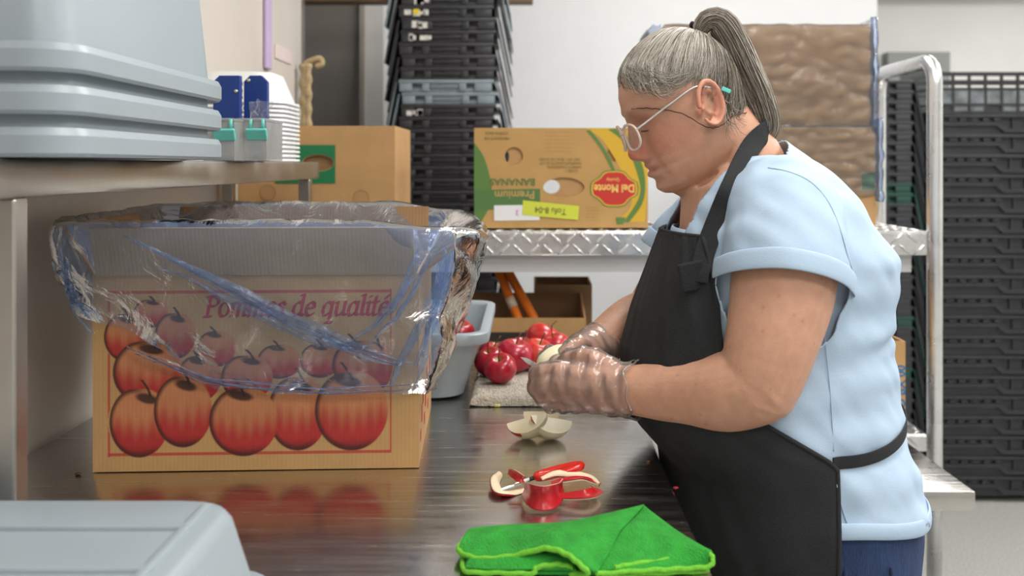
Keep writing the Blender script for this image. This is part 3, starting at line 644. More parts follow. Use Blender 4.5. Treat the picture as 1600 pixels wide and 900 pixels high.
# --- two lined boxes stacked on the cart
FL = lambda x0, x1, z0, z1, y, seed, amp=.006: MB().grid(lambda u, v: V((x0+(x1-x0)*u, y-.006-amp*abs(mnoise.noise(V((u*5+seed, v*4, 0))))-.004*mnoise.noise(V((u*16, v*14, seed))), z0+(z1-z0)*v+(.012*mnoise.noise(V((u*6, seed, 0))) if v < .01 else 0))), 60, 34)
z0 = D1+.004
for k, (xa, xb, z, zt, dy, lb) in enumerate(((1120, 1368, z0, 1.436, 0, 'brown cardboard box under clear blue film, lower of the two on the cart'), (1040, 1362, 1.438, 1.70, .01, 'brown cardboard box under clear blue film, stacked on another box'))):
    x0, x1 = (xa-CX)/KF*2.60, (xb-CX)/KF*2.60
    o = kraft('cardboard_box', x0, x1, 2.60+dy, 2.95, z, zt-.002, lb, m_card)
    hh = zt-z; hw = (x1-x0)/2
    if k == 0:
        for gx, gz, gw, gh in ((-.06, .165, .05, .05), (hw-.036, .10, .034, .045)): ink('green_print', polygeo([(gx, gz), (gx+gw, gz), (gx+gw, gz+gh), (gx, gz+gh)]), lin(22, 118, 72), FX(), o)
    f = FL(-hw-.004, hw+.004, .09 if k == 0 else -.004, hh+.004, 0, 3+k*7); ln = lpart(f, 'film_cover', m_cover, o, True)
    lpart(MB().tube([V((hw+.009, -.004, (.07 if k == 0 else -.015)+i*(hh+.02-(.07 if k == 0 else -.015))/19))+mnoise.noise_vector(V((i*.5, k, 0)))*.004 for i in range(20)], [.010+.002*math.sin(i*1.3) for i in range(20)], 10), 'film_edge', m_liner, o, True)
    lpart(MB().grid(lambda u, v: V((-hw+2*hw*u, -.006+v*.34, hh+.003+.006*abs(mnoise.noise(V((u*8, v*6, 2+k)))))), 30, 14), 'film_cover', m_liner, o, True)
    lpart(MB().grid(lambda u, v: V((hw+.004+.012*abs(mnoise.noise(V((v*5, u*3, k+1)))), -.012+u*.3, (.075 if k == 0 else -.02)+v*(hh+.02-(.075 if k == 0 else -.02)))), 12, 30), 'film_edge', m_liner2, o, True)
    if k: lpart(MB().grid(lambda u, v: V((-hw-.012-.045*math.sin(u*3.1)*abs(math.sin(v*2.4+.5)), -.01+u*.2, hh+.004-v*.09+.01*mnoise.noise(V((u*6, v*6, 4))))), 14, 14), 'film_edge', m_liner2, o, True)
# --- open boxes on the lower deck
def open_box(x0, x1, y0, y1, z0, zf, zb, label, mat):
    t = thing('cardboard_box', ((x0+x1)/2, y0, z0), label, 'box'); q = .005
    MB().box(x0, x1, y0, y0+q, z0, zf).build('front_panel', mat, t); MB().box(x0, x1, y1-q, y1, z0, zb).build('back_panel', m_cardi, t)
    for x in (x0, x1-q): MB().add([V((x+dx, y, z)) for dx in (0, q) for y, z in ((y0+q, z0), (y1-q, z0), (y1-q, zb), (y0+q, zf))], [(0,1,2,3),(7,6,5,4),(0,4,5,1),(1,5,6,2),(2,6,7,3),(3,7,4,0)]).build('side_panel', mat, t)
    MB().box(x0+q, x1-q, y0+q, y1-q, z0, z0+q).build('bottom_panel', m_cardi, t); return t
z0 = D2+.004
ob = open_box(-.27, P(916, 0, 2.58).x, 2.585, 2.79, z0, P(0, 497, 2.585).z, P(0, 457, 2.79).z, 'open tan cardboard box with dark print on the lower cart deck', m_card)
x0 = P(756, 0, 2.585).x; x1 = P(825, 0, 2.585).x; zt = P(0, 519, 2.585).z
MB().box(x0, x1, 2.5838, 2.585, zt-.05, zt).build('dark_print', M('dark_ink', lin(48, 42, 36), .7), ob)
open_box(P(835, 0, 2.82).x, P(925, 0, 2.82).x, 2.82, 2.97, z0, P(0, 445, 2.82).z, P(0, 432, 2.97).z, 'dark brown open box on the lower cart deck behind the tan one', m_cardd)
for k, (a, b) in enumerate((((778, 380), (812, 480)), ((792, 380), (838, 480)))):
    pa, pb = P(*a, 2.72), P(*b, 2.66); d = (pb-pa); pb = pa+d*2.6; pb.y = max(pb.y, 2.612); pb.z = max(pb.z, z0+.03); pa = pa+V((0, 0, .0))
    pa.z = min(pa.z, D1-.115)
    t = thing('tool_handle', pb, ['orange tool handle with pale band leaning in the open box', 'plain orange tool handle leaning in the open box'][k], 'tool', None)
    MB().tube([pb, pa], .0125, 14).build('shaft', m_orange, t, True)
    if k == 0: c = pb.lerp(pa, .72); e = (pa-pb).normalized(); MB().tube([c, c+e*.03], .0131, 14).build('band', M('cream_band', lin(225, 205, 180), .5), t, True)
# tan box with blue lettering standing on the low stand
bx = kraft('cardboard_box', .63, .897, 2.35, 2.49, BZ+.002, BZ+.24, 'tan cardboard box with blue lettering on the steel stand', m_card, lid=False)
words('MO BX 00', 0, 0, .028, lin(40, 110, 160), -.0006, bold=.0008, par=bx, rot=math.pi/2, fn=lambda a, b: (.124, .12))

# ------------------------------------------------------------------ totes
def tote_a(name, mat, label, group):
    t = thing(name, (0, 0, 0), label, 'crate', group); W, D = .335, .50
    b = MB(); y = -D/2
    b.bbox(-W/2, W/2, y, y+.018, .030, .044, .002).bbox(-W/2, W/2, -y-.018, -y, .03, .044, .002).bbox(-W/2, -W/2+.018, y+.018, -y-.018, .03, .044, .002).bbox(W/2-.018, W/2, y+.018, -y-.018, .03, .044, .002)
    for x0, x1 in ((-.165, -.12), (-.085, -.06), (.045, .07), (.10, .16)): b.bbox(x0, x1, y+.001, y+.02, .0015, .031, .002)
    b.bbox(-.06, .045, y+.006, y+.022, .014, .031, .002).bbox(-.165, .16, y+.012, y+.022, .0015, .014, .002)
    tp_, wl, z0_ = .09, .0022, -.16                              # thin tapered walls, so each tote sits inside the one below
    def ringz(z, o): a = .147-(.03-z)*tp_-o; c = D/2-.024-(.03-z)*tp_-o; return [V((-a, -c, z)), V((a, -c, z)), V((a, c, z)), V((-a, c, z))]
    L_ = [ringz(.03, 0), ringz(z0_, 0), ringz(z0_+.002, wl), ringz(.03, wl)]
    b.add([v for r in L_ for v in r], [(i*4+k, i*4+(k+1) % 4, (i+1)*4+(k+1) % 4, (i+1)*4+k) for i in (0, 2) for k in range(4)]+[(4, 5, 6, 7), (11, 10, 9, 8)])
    b.add([v for r in (L_[3], [V((sx_*(W/2-.018), sy_*(D/2-.018), .032)) for sx_, sy_ in ((-1, -1), (1, -1), (1, 1), (-1, 1))]) for v in r], [(k, (k+1) % 4, 4+(k+1) % 4, 4+k) for k in range(4)])
    autosmooth(b.build('body', mat, t), 30)
    for s in (-1, 1):
        m = Matrix.Translation((s*(W/2+.006), 0, .036)) @ Matrix.Rotation(-s*.20, 4, 'Y')
        MB().bbox(-.007 if s < 0 else .001, -.001 if s < 0 else .007, -D/2+.01, D/2-.01, -.20, .0, .002, m).build('lid', mat, t)
    return t
pa, pg_, pn = [tote_a('tote', m, l, g) for m, l, g in ((m_blk, 'black nested tote with hanging lids in the tall stack by the back wall', 'nested totes by the back wall'), (m_gry, 'slate grey nested tote with hanging lids in the tall stack by the back wall', 'nested totes by the back wall'), (m_grn, 'dark green nested tote standing next to the ribbed black crates', 'nested totes beside the ribbed crates'))]
sx = (698-CX)/KF*3.45; used = set()
stick = M('torn_label', lin(215, 213, 208), .7, var=.3, vs=60)
def place(proto, loc, label=None, group=None, rz=0):
    o = copy_tree(proto) if proto in used else proto; used.add(proto); o.location = loc; o.rotation_euler.z = rz
    if label: o['label'] = label; o['group'] = group
    return o
NT = 43
for k in range(NT):
    z = .20+k*.0435; g = k in (NT-1, NT-2, NT-3) or k in (NT-11, NT-12)
    o = place(pg_ if g else pa, (sx+.006*math.sin(k*2.1), 3.75+.004*math.sin(k*1.3), z))
    o['label'] = 'slate grey nested tote, topmost of the tall stack by the back wall' if k == NT-1 else 'black nested tote, lowest of the tall stack by the back wall' if k == 0 else 'slate grey nested tote with hanging lids in the tall stack by the back wall' if g else 'black nested tote with hanging lids in the tall stack by the back wall'
    if k in (NT-4, NT-5, NT-6, NT-7, NT-13) and not g:
        s = MB(); y = -.2515
        for j in range(4): a = random.uniform(-.15, -.07); s.box(a, a+random.uniform(.012, .03), y, y+.002, random.uniform(.004, .012), random.uniform(.02, .034))
        q = s.build('torn_label', stick, None); q.parent = o; q['kind'] = 'stuff'; o['label'] = 'black nested tote with torn white labels in the stack by the back wall'
        if k == NT-5: q = MB().box(-.115, -.095, y-.001, y, .012, .03).build('yellow_tag', M('yellow_tag', lin(220, 200, 30), .6), None); q.parent = o; o['label'] = 'black nested tote with torn labels and a yellow tag in the stack'
LBL = 'black nested tote standing next to the ribbed black crates'
for k in range(36):
    g = k in (7, 12, 19, 24, 25)
    o = place(pn if g else pa, (1.372+.003*math.sin(k*1.7), 4.2, .20+k*.0408), None if g else LBL, None if g else 'nested totes beside the ribbed crates', .0)
# ribbed crates
def tote_b():
    t = thing('ribbed_crate', (0, 0, 0), 'black ribbed plastic crate in the tall stack near the floor opening', 'crate', 'stacked ribbed crates'); W, D = .78, .46; y = -D/2
    b = MB().bbox(-W/2, W/2, y, y+.02, .066, .079, .002).bbox(-W/2, W/2, -y-.02, -y, .066, .079, .002).bbox(-W/2, -W/2+.02, y+.02, -y-.02, .066, .079, .002).bbox(W/2-.02, W/2, y+.02, -y-.02, .066, .079, .002)
    b.box(-W/2+.012, W/2-.012, y+.014, -y-.014, .0, .066)
    b.poly([V((-W/2, y+.002, .035)), V((-.15, y+.002, .035)), V((-.12, y+.002, .008)), V((W/2, y+.002, .008)), V((W/2, y+.002, .024)), V((-.11, y+.002, .024)), V((-.14, y+.002, .05)), V((-W/2, y+.002, .05))][::-1], (0, 1, 0), .014)
    autosmooth(b.build('body', m_blk, t), 30)
    r = MB()
    for k in range(14): x = -W/2+.02+k*(W-.04)/13; r.box(x-.003, x+.003, y+.004, y+.016, .05 if x < -.13 else .024, .066)
    for k in range(5): x = -W/2+.06+k*.045; r.box(x-.012, x+.012, y+.0, y+.016, .053, .064)
    tag(r.build('ribs', m_blk, t), kind='stuff'); return t
rb = tote_b()
RBL = 'black ribbed plastic crate in the wide stack by the tube handle'
for k in range(19):
    o = place(rb, (2.01+.008*math.sin(k*1.9), 4.16, .025+k*.0795)); o['label'] = 'black ribbed plastic crate at the foot of the wide stack, nearest the floor' if k == 0 else 'black ribbed plastic crate directly under the lattice basket' if k == 18 else RBL
# lattice basket on top
NR = 19; zb = .0265+NR*.0795; y = 3.93
t = thing('lattice_basket', (2.01, 4.16, zb), 'black lattice basket on top of the crate stack, white reflections painted on its side panels', 'crate')
b = MB().box(1.62, 2.40, y+.014, y+.446, zb-.001, zb+.003)
for z0, z1 in ((.0, .012), (.034, .042), (.096, .104), (.128, .134), (.150, .166)): b.box(1.62, 2.40, y, y+.012, zb+z0, zb+z1).box(1.62, 2.40, y+.448, y+.46, zb+z0, zb+z1).box(1.62, 1.632, y+.012, y+.448, zb+z0, zb+z1).box(2.388, 2.40, y+.012, y+.448, zb+z0, zb+z1)
b.build('basket_frame', m_blk, t)
for k in range(13): x = 1.626+k*.064; MB().box(x-.004, x+.004, y-.001, y+.013, zb+.001, zb+.165).build('upright', m_blk, t)
m_reflect = M('painted_reflection_grey', lin(120, 126, 130), .12, var=.5, vs=18, bump=.3, bs=14)  # grey colour stands in for white reflections on black glossy plastic
for k in range(12): x = 1.626+k*.064; MB().box(x+.004, x+.060, y+.004, y+.008, zb+.042, zb+.096).build('glossy_panel', m_reflect, t); MB().box(x+.004, x+.060, y+.005, y+.008, zb+.012, zb+.034).build('glossy_panel', m_reflect if k % 3 else m_blk, t)
# ------------------------------------------------------------------ grey tub with apples behind the apple box
TB0, TB1 = 1.80, 2.26; tcx = -.067-.165; TH = .128
t = thing('plastic_tub', (tcx, 2.03, TABLE), 'grey plastic tub holding red apples beside the towel', 'tub')
m = Matrix.Translation((tcx, (TB0+TB1)/2, TABLE+.001)); W, D = .33, TB1-TB0
o = rloft([(W-.12, D-.10, .05, .0), (W-.10, D-.08, .05, .004), (W-.04, D-.035, .05, TH-.028), (W-.035, D-.03, .05, TH-.022), (W-.004, D-.004, .05, TH-.022), (W, D, .05, TH-.018), (W, D, .05, TH-.003), (W-.006, D-.006, .05, TH), (W-.034, D-.034, .045, TH-.001), (W-.042, D-.042, .045, TH-.008), (W-.11, D-.09, .045, .008), (.02, .02, .009, .007)], 8, True, True)
autosmooth(shifted(o, m).build('tub_shell', m_grayp, t), 50)
# ------------------------------------------------------------------ apples
def apple_cols(vs, base, patch, sd):
    out = []
    for v in vs:
        n = mnoise.noise(v*28+V((sd, 0, 0)))*.5+.5; a = math.atan2(v.y, v.x); st = .5+.5*math.sin(a*23+sd+3*mnoise.noise(v*40))
        k = sm(.45, .8, n)*patch; c = [b*(.75+.35*st) for b in base]
        y = lin(206, 120, 52); c = [c[i]*(1-k)+y[i]*k for i in range(3)]
        r = math.hypot(v.x, v.y); k2 = sm(.012, .004, r)*(.8 if v.z > 0 else .5); g = lin(150, 110, 50); out.append([c[i]*(1-k2)+g[i]*k2 for i in range(3)])
    return out
m_apple = M('apple_skin', (1, 1, 1), .28, attr='Col', var=.12, vs=90, coat=.25)
m_stem = M('apple_stem', lin(96, 66, 38), .8)
def apple(c, r, label, base=(190, 28, 44), patch=.25, tilt=(0, 0), sd=0, group='red apples'):
    t = thing('apple', c, label, 'apple', group); prof = []
    for k in range(22):
        a = -math.pi/2+math.pi*k/21; rr = r*math.cos(a)*(1.0+.06*math.sin(a)); z = r*.90*math.sin(a)
        dimple = .34*r*math.exp(-(rr/(.30*r))**2); z += -dimple if a > 0 else dimple*.6; prof.append((max(rr, .0004), z))
    mb = MB().lathe(prof, 30); R_ = Matrix.Rotation(tilt[0], 3, 'X') @ Matrix.Rotation(tilt[1], 3, 'Y')
    cols = apple_cols(mb.v, lin(*base), patch, sd)
    o = colmesh('skin', [R_ @ v for v in mb.v], mb.f, cols, m_apple, t, True); o.data.polygons.foreach_set('use_smooth', [True]*len(o.data.polygons))
    z0 = r*.58; sp = [R_ @ V(p) for p in ((0, 0, z0), (.001, 0, z0+.010), (.003, .001, z0+.019), (.006, .002, z0+.027))]
    lpart(MB().tube(sp, [.0013, .0012, .0013, .0018], 7), 'stem', m_stem, t, True); return t
TW = TABLE+.019                              # top of the towel
def on_towel(px, py, r, tilt, lb, base, patch, sd, Y):
    c = P(px, py, Y); c.z = TW+r*.90*.98; apple(c, r, lb, base, patch, tilt, sd)
on_towel(782, 592, .0315, (.5, -.15), 'small dark red apple at the front of the towel', (176, 22, 46), .05, 1, 1.90)
on_towel(766, 577, .0315, (.3, -.2), 'dark red apple between the front apple and the grey tub', (172, 20, 44), .05, 2, 1.965)
on_towel(768, 560, .0290, (.2, .3), 'dark red apple at the back of the towel touching the tub', (168, 20, 44), .05, 3, 2.05)
on_towel(804, 568, .038, (.15, .15), 'large crimson apple in the middle of the towel', (178, 24, 52), .05, 4, 2.0)
on_towel(815, 556, .030, (.2, .1), 'dark plum red apple half hidden behind the large crimson one', (150, 20, 48), .0, 5, 2.10)
on_towel(849, 540, .040, (-.2, .5), 'shiny bright red apple at the far end of the towel', (200, 26, 34), .15, 6, 2.17)
on_towel(840, 568, .035, (.25, .2), 'red and orange apple behind the gloved hands', (205, 44, 40), .9, 7, 2.03)
on_towel(868, 556, .033, (.1, -.3), 'deep red apple behind the apple being peeled', (190, 24, 44), .1, 8, 2.12)
for k, (px, py, Y) in enumerate(((719, 517, 2.03), (702, 560, 1.97), (704, 550, 2.07), (672, 552, 2.02))):
    r = .030 if k == 0 else .034; c = P(px, py, Y); c.z = TABLE+.093 if k == 0 else TABLE+.0405
    apple(c, r, ['dark red apple lying uppermost in the grey tub', 'dark red apple in the grey tub next to its liner side', 'dark red apple deep inside the grey tub', 'dark red apple in the tub hidden by the blue plastic'][k], (170, 20, 44), .1, (.3+.2*k, .2-.3*k), 20+k)
# ------------------------------------------------------------------ terry towel
m_towel = M('terry_cloth', lin(206, 198, 184), .95, var=.2, vs=120, bump=1.0, bs=260)
a, b = T(733, 636), T(905, 640)
tx0, tx1, ty0, ty1 = a.x, .195, 1.79, 2.30
def towel(u, v):
    x = tx0+(tx1-tx0)*u; y = ty0+(ty1-ty0)*v; e = min(u*(tx1-tx0), (1-u)*(tx1-tx0), v*(ty1-ty0), (1-v)*(ty1-ty0))
    h = .017*min(1, (max(e, 0)/.012)**.5)+.0022*mnoise.noise(V((x*60, y*60, 0)))+.0016*mnoise.noise(V((x*190, y*190, 3)))
    return V((x+.004*mnoise.noise(V((y*20, 1, 0))), y+.006*mnoise.noise(V((x*18, 2, 0))), TABLE+.0015+max(h, 0)))
mb = MB().grid(towel, 110, 150); n = len(mb.v)
tw = mb.build('towel', m_towel, None, True); tag(tw, 'beige terry towel spread on the prep table under the apples', 'towel')
# ------------------------------------------------------------------ peeled wedges
m_flesh = M('apple_flesh', lin(252, 247, 222), .42, var=.10, vs=40, sss=.1, col2=lin(244, 234, 192))
m_skin = M('apple_peel_skin', lin(184, 26, 36), .3, var=.2, vs=60)
def wedge(c, r, spread, rot, label, skin):
    t = thing('apple_wedge', c, label, 'apple wedge', 'peeled apple wedges on the table'); n = 16; vs = []; h = spread/2
    def sec(u, v, k=1.0):
        a = -h+spread*u; b = (v-.5)*math.pi*.98; rr = r*math.cos(b)*k*(1-.22*math.exp(-((abs(v-.5)-.5)/.1)**2)); return V((rr*math.cos(a), rr*math.sin(a), r*1.02*math.sin(b)*k))
    g = MB().grid(sec, n, 20)
    for a in (-h, h):
        g.grid(lambda u, v: V((r*math.cos((v-.5)*math.pi*.98)*u*math.cos(a), r*math.cos((v-.5)*math.pi*.98)*u*math.sin(a), r*1.02*math.sin((v-.5)*math.pi*.98)*(1 if u > .25 else .8)))+V((.0, 0, 0)), 8, 20)
    g.v = [rot @ v for v in g.v]; zmin = min(v.z for v in g.v); t.location.z = TABLE-zmin+.0008
    lpart(g, 'flesh', m_flesh, t, True)
    for (u0, u1, v0, v1) in skin:
        s = MB().grid(lambda u, v: rot @ sec(u0+(u1-u0)*u, v0+(v1-v0)*v, 1.012), 8, 8); lpart(s, 'skin_strip', m_skin, t, True)
def frame(x, z):
    x = V(x).normalized(); z = V(z); z = (z-x*z.dot(x)).normalized(); y = z.cross(x); return Matrix((x, y, z)).transposed()
wedge(T(823, 686), .033, 1.7, frame((.25, -.25, -.9), (.8, -.1, .45)), 'peeled apple wedge with red tip leaning on the others', [(0, .15, .05, .4), (.1, .5, .02, .08)])
wedge(T(862, 686), .033, 1.7, frame((-.15, -.2, -.95), (1, .2, -.1)), 'peeled apple wedge with red skin stripe along one edge', [(0, .4, .03, .16)])
wedge(T(846, 672), .030, 1.5, frame((.1, .1, -.9), (1, -.3, .2)), 'peeled apple wedge standing behind the other two wedges', [])
# ------------------------------------------------------------------ peels and peeler
m_peelin = M('peel_inside', lin(236, 214, 182), .5, var=.08, vs=50)
def peel(pts, wd, label, twist=0, roll=0, dark=False):
    p = spline([T(a, b, h) for a, b, h in pts], 8); c = p[len(p)//2].copy(); c.z = TABLE
    t = thing('apple_peel', c, label, 'peel', 'peel strips on the table'); n = len(p)
    def fr(i):
        d = (p[min(i+1, n-1)]-p[max(i-1, 0)]).normalized(); s = d.cross(V((0, 0, 1))).normalized(); a = roll+twist*i/n
        s2 = s*math.cos(a)+d.cross(s)*math.sin(a); return s2, d.cross(s2).normalized()
    def lay(o0, o1):
        def fn(u, v):
            i = int(round(u*(n-1))); s, nn = fr(i); k = wd*math.sin(math.pi*min(max(u, .08), .93))**.4; aa = v*2*math.pi
            x = math.cos(aa); y = math.sin(aa); q = p[i]+s*x*k*.5+nn*((o0+o1)/2+(o1-o0)/2*y-.18*k*(x*x)); q.z = max(q.z, TABLE+.0006); return q
        return MB().grid(fn, n, 14, cv=True)
    lay(-.0026, -.0015).build('skin', m_skin, t, True); lay(-.0014, .0012).build('flesh', m_peelin, t, True)
peel([(783, 740, .006), (776, 750, .010), (782, 766, .008), (800, 768, .004), (818, 764, .004)], .018, 'short curled apple peel with pale inside beside the blade', 1.2, 2.2)
peel([(797, 738, .018), (806, 741, .022), (815, 748, .018), (812, 752, .012)], .012, 'small pink flap of apple peel standing upright', .5, 1.2)
peel([(846, 747, .016), (868, 738, .022), (895, 739, .020), (920, 746, .014), (935, 757, .010)], .012, 'long wavy apple peel showing its pale edge', .8, 3.4)
peel([(862, 757, .010), (885, 752, .014), (912, 750, .012), (934, 758, .008)], .010, 'thin apple peel strip under the wavy one', -.4, .3)
peel([(822, 764, .014), (833, 773, .018), (850, 777, .018), (868, 770, .018), (876, 757, .020)], .030, 'wide red and yellow peel curled like a cup', .2, 1.35)
peel([(872, 779, .006), (895, 778, .008), (918, 776, .010), (932, 770, .008), (925, 764, .006)], .017, 'crimson apple peel curled with its skin upward', .2, .25)
t = thing('peeler', T(870, 745), 'red handled vegetable peeler among the apple peels', 'peeler')
a, b = T(838, 745, .012), T(908, 727, .026)
def loop(a, b, wd, up):
    d = (b-a); s = d.cross(V((0, 0, 1))).normalized(); pts = []
    for k in range(24):
        an = 2*math.pi*k/24; pts.append((a+b)/2+d*.5*math.copysign(abs(math.cos(an))**.75, math.cos(an))+s*wd*math.copysign(abs(math.sin(an))**.8, math.sin(an))+V((0, 0, up)))
    return pts
MB().tube(loop(a, b, .0095, 0), .0052, 10, closed=True).build('handle', M('red_gloss_plastic', lin(214, 34, 24), .22, coat=.3), t, True)
e = (a-b).normalized(); a2 = T(783, 768, .006)
MB().tube([a, a.lerp(a2, .25)], [.003, .0022], 10).build('ferrule', m_dark, t, True)
MB().grid(lambda u, v: a.lerp(a2, .2+.8*u)+V((0, .0055*math.cos(v*3.1)*(1-.5*u*u), .004*math.sin(v*3.1))), 12, 8).build('blade', m_alu, t, True)
# ------------------------------------------------------------------ green cloth
m_green = M('green_microfibre', lin(52, 172, 58), .95, var=.22, vs=60, bump=.7, bs=500)
m_hem = M('lime_hem', lin(126, 214, 62), .9, var=.15, vs=200, bump=.6, bs=600)
gc = thing('cleaning_cloth', T(900, 870), 'folded bright green microfibre cloth with lime hem', 'cloth')
def sheet(back, front, name, amp=.003, sd=0):
    B_ = spline([T(*p) for p in back], 12); F_ = spline([T(*p) for p in front], 12); n = 61
    def rs_(L):
        o = []; 
        for i in range(n): f = i/(n-1)*(len(L)-1); k = min(int(f), len(L)-2); o.append(L[k].lerp(L[k+1], f-k))
        return o
    B2, F2 = rs_(B_), rs_(F_)
    def fn(u, v):
        i = int(round(u*(n-1))); p = B2[i].lerp(F2[i], v); k = math.sin(math.pi*v)
        p.z += k*(.006+amp*2*mnoise.noise(V((p.x*16+sd, p.y*16, 0)))+amp*mnoise.noise(V((p.x*45+sd, p.y*30, 1)))); p.z = max(p.z, TABLE+.003); return p
    o = MB().grid(fn, n, 36).build(name, m_green, gc, True); outward(o)
    md = o.modifiers.new('th', 'SOLIDIFY'); md.thickness = .0035; md.offset = -1 if o.data.polygons[0].normal.z < 0 else 1
    modded(o); o.data.polygons.foreach_set('use_smooth', [True]*len(o.data.polygons)); return o
def hem(pts, r=.0032):
    p = spline([T(*q) for q in pts], 8); MB().tube([q+V((0, 0, .0006*math.sin(i*1.3))) for i, q in enumerate(p)], r, 8).build('hem', m_hem, gc, True)
sheet([(738, 829, .010), (800, 824, .016), (880, 820, .022), (950, 806, .030), (1006, 792, .034)], [(718, 862, .012), (750, 873, .012), (800, 869, .016), (852, 857, .028), (885, 866, .026), (908, 884, .018), (930, 897, .006)], 'cloth_fold', .003, 1)
sheet([(1006, 793, .030), (1022, 806, .030), (1060, 835, .026), (1110, 866, .020)], [(925, 897, .004), (975, 893, .006), (1040, 890, .006), (1107, 884, .008)], 'cloth_fold', .003, 5)
sheet([(740, 850, .003), (850, 840, .003), (1000, 840, .003), (1080, 860, .003)], [(726, 894, .003), (830, 898, .003), (960, 899, .003), (1108, 892, .003)], 'cloth_fold', .001, 9)
sheet([(745, 868, .006), (790, 868, .010), (850, 862, .014), (890, 872, .012)], [(728, 890, .006), (780, 893, .007), (840, 892, .008), (900, 893, .007)], 'cloth_fold', .002, 13)
hem([(738, 829, .010), (722, 848, .012), (718, 862, .013), (750, 873, .013), (800, 869, .017), (852, 857, .029), (885, 866, .027), (908, 884, .019), (918, 896, .008), (890, 897, .004)])
hem([(724, 868, .006), (727, 892, .005), (780, 895, .006), (832, 896, .007), (838, 887, .012), (870, 882, .014), (895, 886, .012)], .0028)
hem([(930, 897, .006), (1000, 892, .007), (1060, 889, .008), (1107, 885, .010), (1113, 874, .016), (1106, 866, .020), (1060, 872, .014), (990, 882, .011), (960, 887, .010)], .0028)
hem([(940, 899, .002), (1030, 896, .003), (1108, 892, .003)], .0025)
# crumbs of apple and dirt on the steel
for k, (px, py, s, c) in enumerate(((122, 742, .0035, (70, 50, 38)), (760, 634, .004, (196, 186, 110)), (777, 636, .005, (206, 196, 120)), (1013, 722, .002, (190, 130, 80)), (1056, 764, .003, (180, 50, 60)))):
    p = T(px, py); p.z = TABLE+s*.5
    cr = MB().ball(p, (s*1.3, s, s*.55), 8, 6); cr.v = [v+mnoise.noise_vector(v*300)*s*.3 for v in cr.v]
    tag(cr.build('crumb', M('crumb%d' % k, lin(*c), .7), None, True), ['dark crumb on the table by the apple box', 'pale apple crumb at the towel edge', 'pale apple scrap under the towel edge', 'tiny tan crumb near the table edge', 'tiny red peel scrap at the table edge'][k], 'crumb')
# ------------------------------------------------------------------ the person
BY = 1.52                                     # depth of the body's middle plane
pe = thing('person', (.43, BY, 0), 'person in pale blue t-shirt and black apron peeling an apple, grey ponytail', 'person')
# torso sections: z, front x, back x, half width
TS = [(1.375, .30, .385, .055), (1.345, .285, .425, .085), (1.315, .268, .462, .125), (1.284, .246, .488, .160), (1.24, .226, .515, .182), (1.196, .208, .545, .192), (1.118, .178, .541, .195), (1.059, .160, .538, .198),
      (1.001, .160, .547, .203), (.952, .178, .551, .207), (.903, .222, .562, .210), (.854, .228, .582, .214), (.805, .236, .588, .213), (.756, .256, .583, .208), (.707, .272, .578, .203), (.60, .285, .575, .19), (.40, .29, .55, .18), (.3, .295, .54, .175)]
_z = [a[0] for a in TS][::-1]; _f = [a[1] for a in TS][::-1]; _b = [a[2] for a in TS][::-1]; _w = [a[3] for a in TS][::-1]
def TORSO(z, th, o=0.0, n=2.35):              # th 0 = front (-X), 90 deg = near side (-Y)
    f, b, w_ = itp(z, _z, _f), itp(z, _z, _b), itp(z, _z, _w); c = (f*.5+b*.5)
    ct, st = math.cos(th), math.sin(th)
    x = c-(c-f+o)*math.copysign(abs(ct)**(2/n), ct) if ct > 0 else c+(b-c+o)*abs(ct)**(2/n)
    return V((x, BY-(w_+o)*math.copysign(abs(st)**(2/n), st), z))
def torso_loft(z0, z1, o, nz=60, na=64):
    zs = [z0+(z1-z0)*i/(nz-1) for i in range(nz)]
    mb = MB().add([TORSO(z, 2*math.pi*k/na, o) for z in zs for k in range(na)], [(i*na+k, i*na+(k+1) % na, (i+1)*na+(k+1) % na, (i+1)*na+k) for i in range(nz-1) for k in range(na)])
    mb.f += [tuple(range(na))[::-1], tuple((nz-1)*na+k for k in range(na))]; return mb
# --- head, in its own frame: f forward, s toward the near side, u up
HP, HYAW = math.radians(25), math.radians(7)
HC = V(((1078-CX)/KF*BY, BY, CZ-(172-CY)/KF*BY))
hf = V((-math.cos(HP)*math.cos(HYAW), -math.cos(HP)*math.sin(HYAW), -math.sin(HP)))
hs = V((math.sin(HYAW), -math.cos(HYAW), 0)); hu = hs.cross(hf) if hs.cross(hf).z > 0 else hf.cross(hs)
def H(f, s, u): return HC+hf*f+hs*s+hu*u
def toH(p): d = p-HC; return d.dot(hf), d.dot(hs), d.dot(hu)
_u = [-.108, -.103, -.098, -.0884, -.075, -.068, -.0635, -.0565, -.049, -.040, -.021, 0, .0174, .030, .0385, .06, .087, .10, .110, .118, .124]
_F = [.055, .078, .089, .0965, .0935, .0965, .0975, .0945, .096, .0915, .089, .088, .0885, .093, .0955, .0925, .080, .067, .050, .032, .008]
_W = [.030, .040, .046, .052, .058, .060, .0615, .063, .065, .067, .071, .074, .0755, .076, .076, .074, .064, .054, .043, .030, .008]
_B = [-.01, -.02, -.03, -.04, -.05, -.055, -.058, -.062, -.065, -.068, -.074, -.078, -.081, -.082, -.082, -.079, -.066, -.055, -.042, -.028, -.008]
def g(x, s): return math.exp(-(x/s)**2)
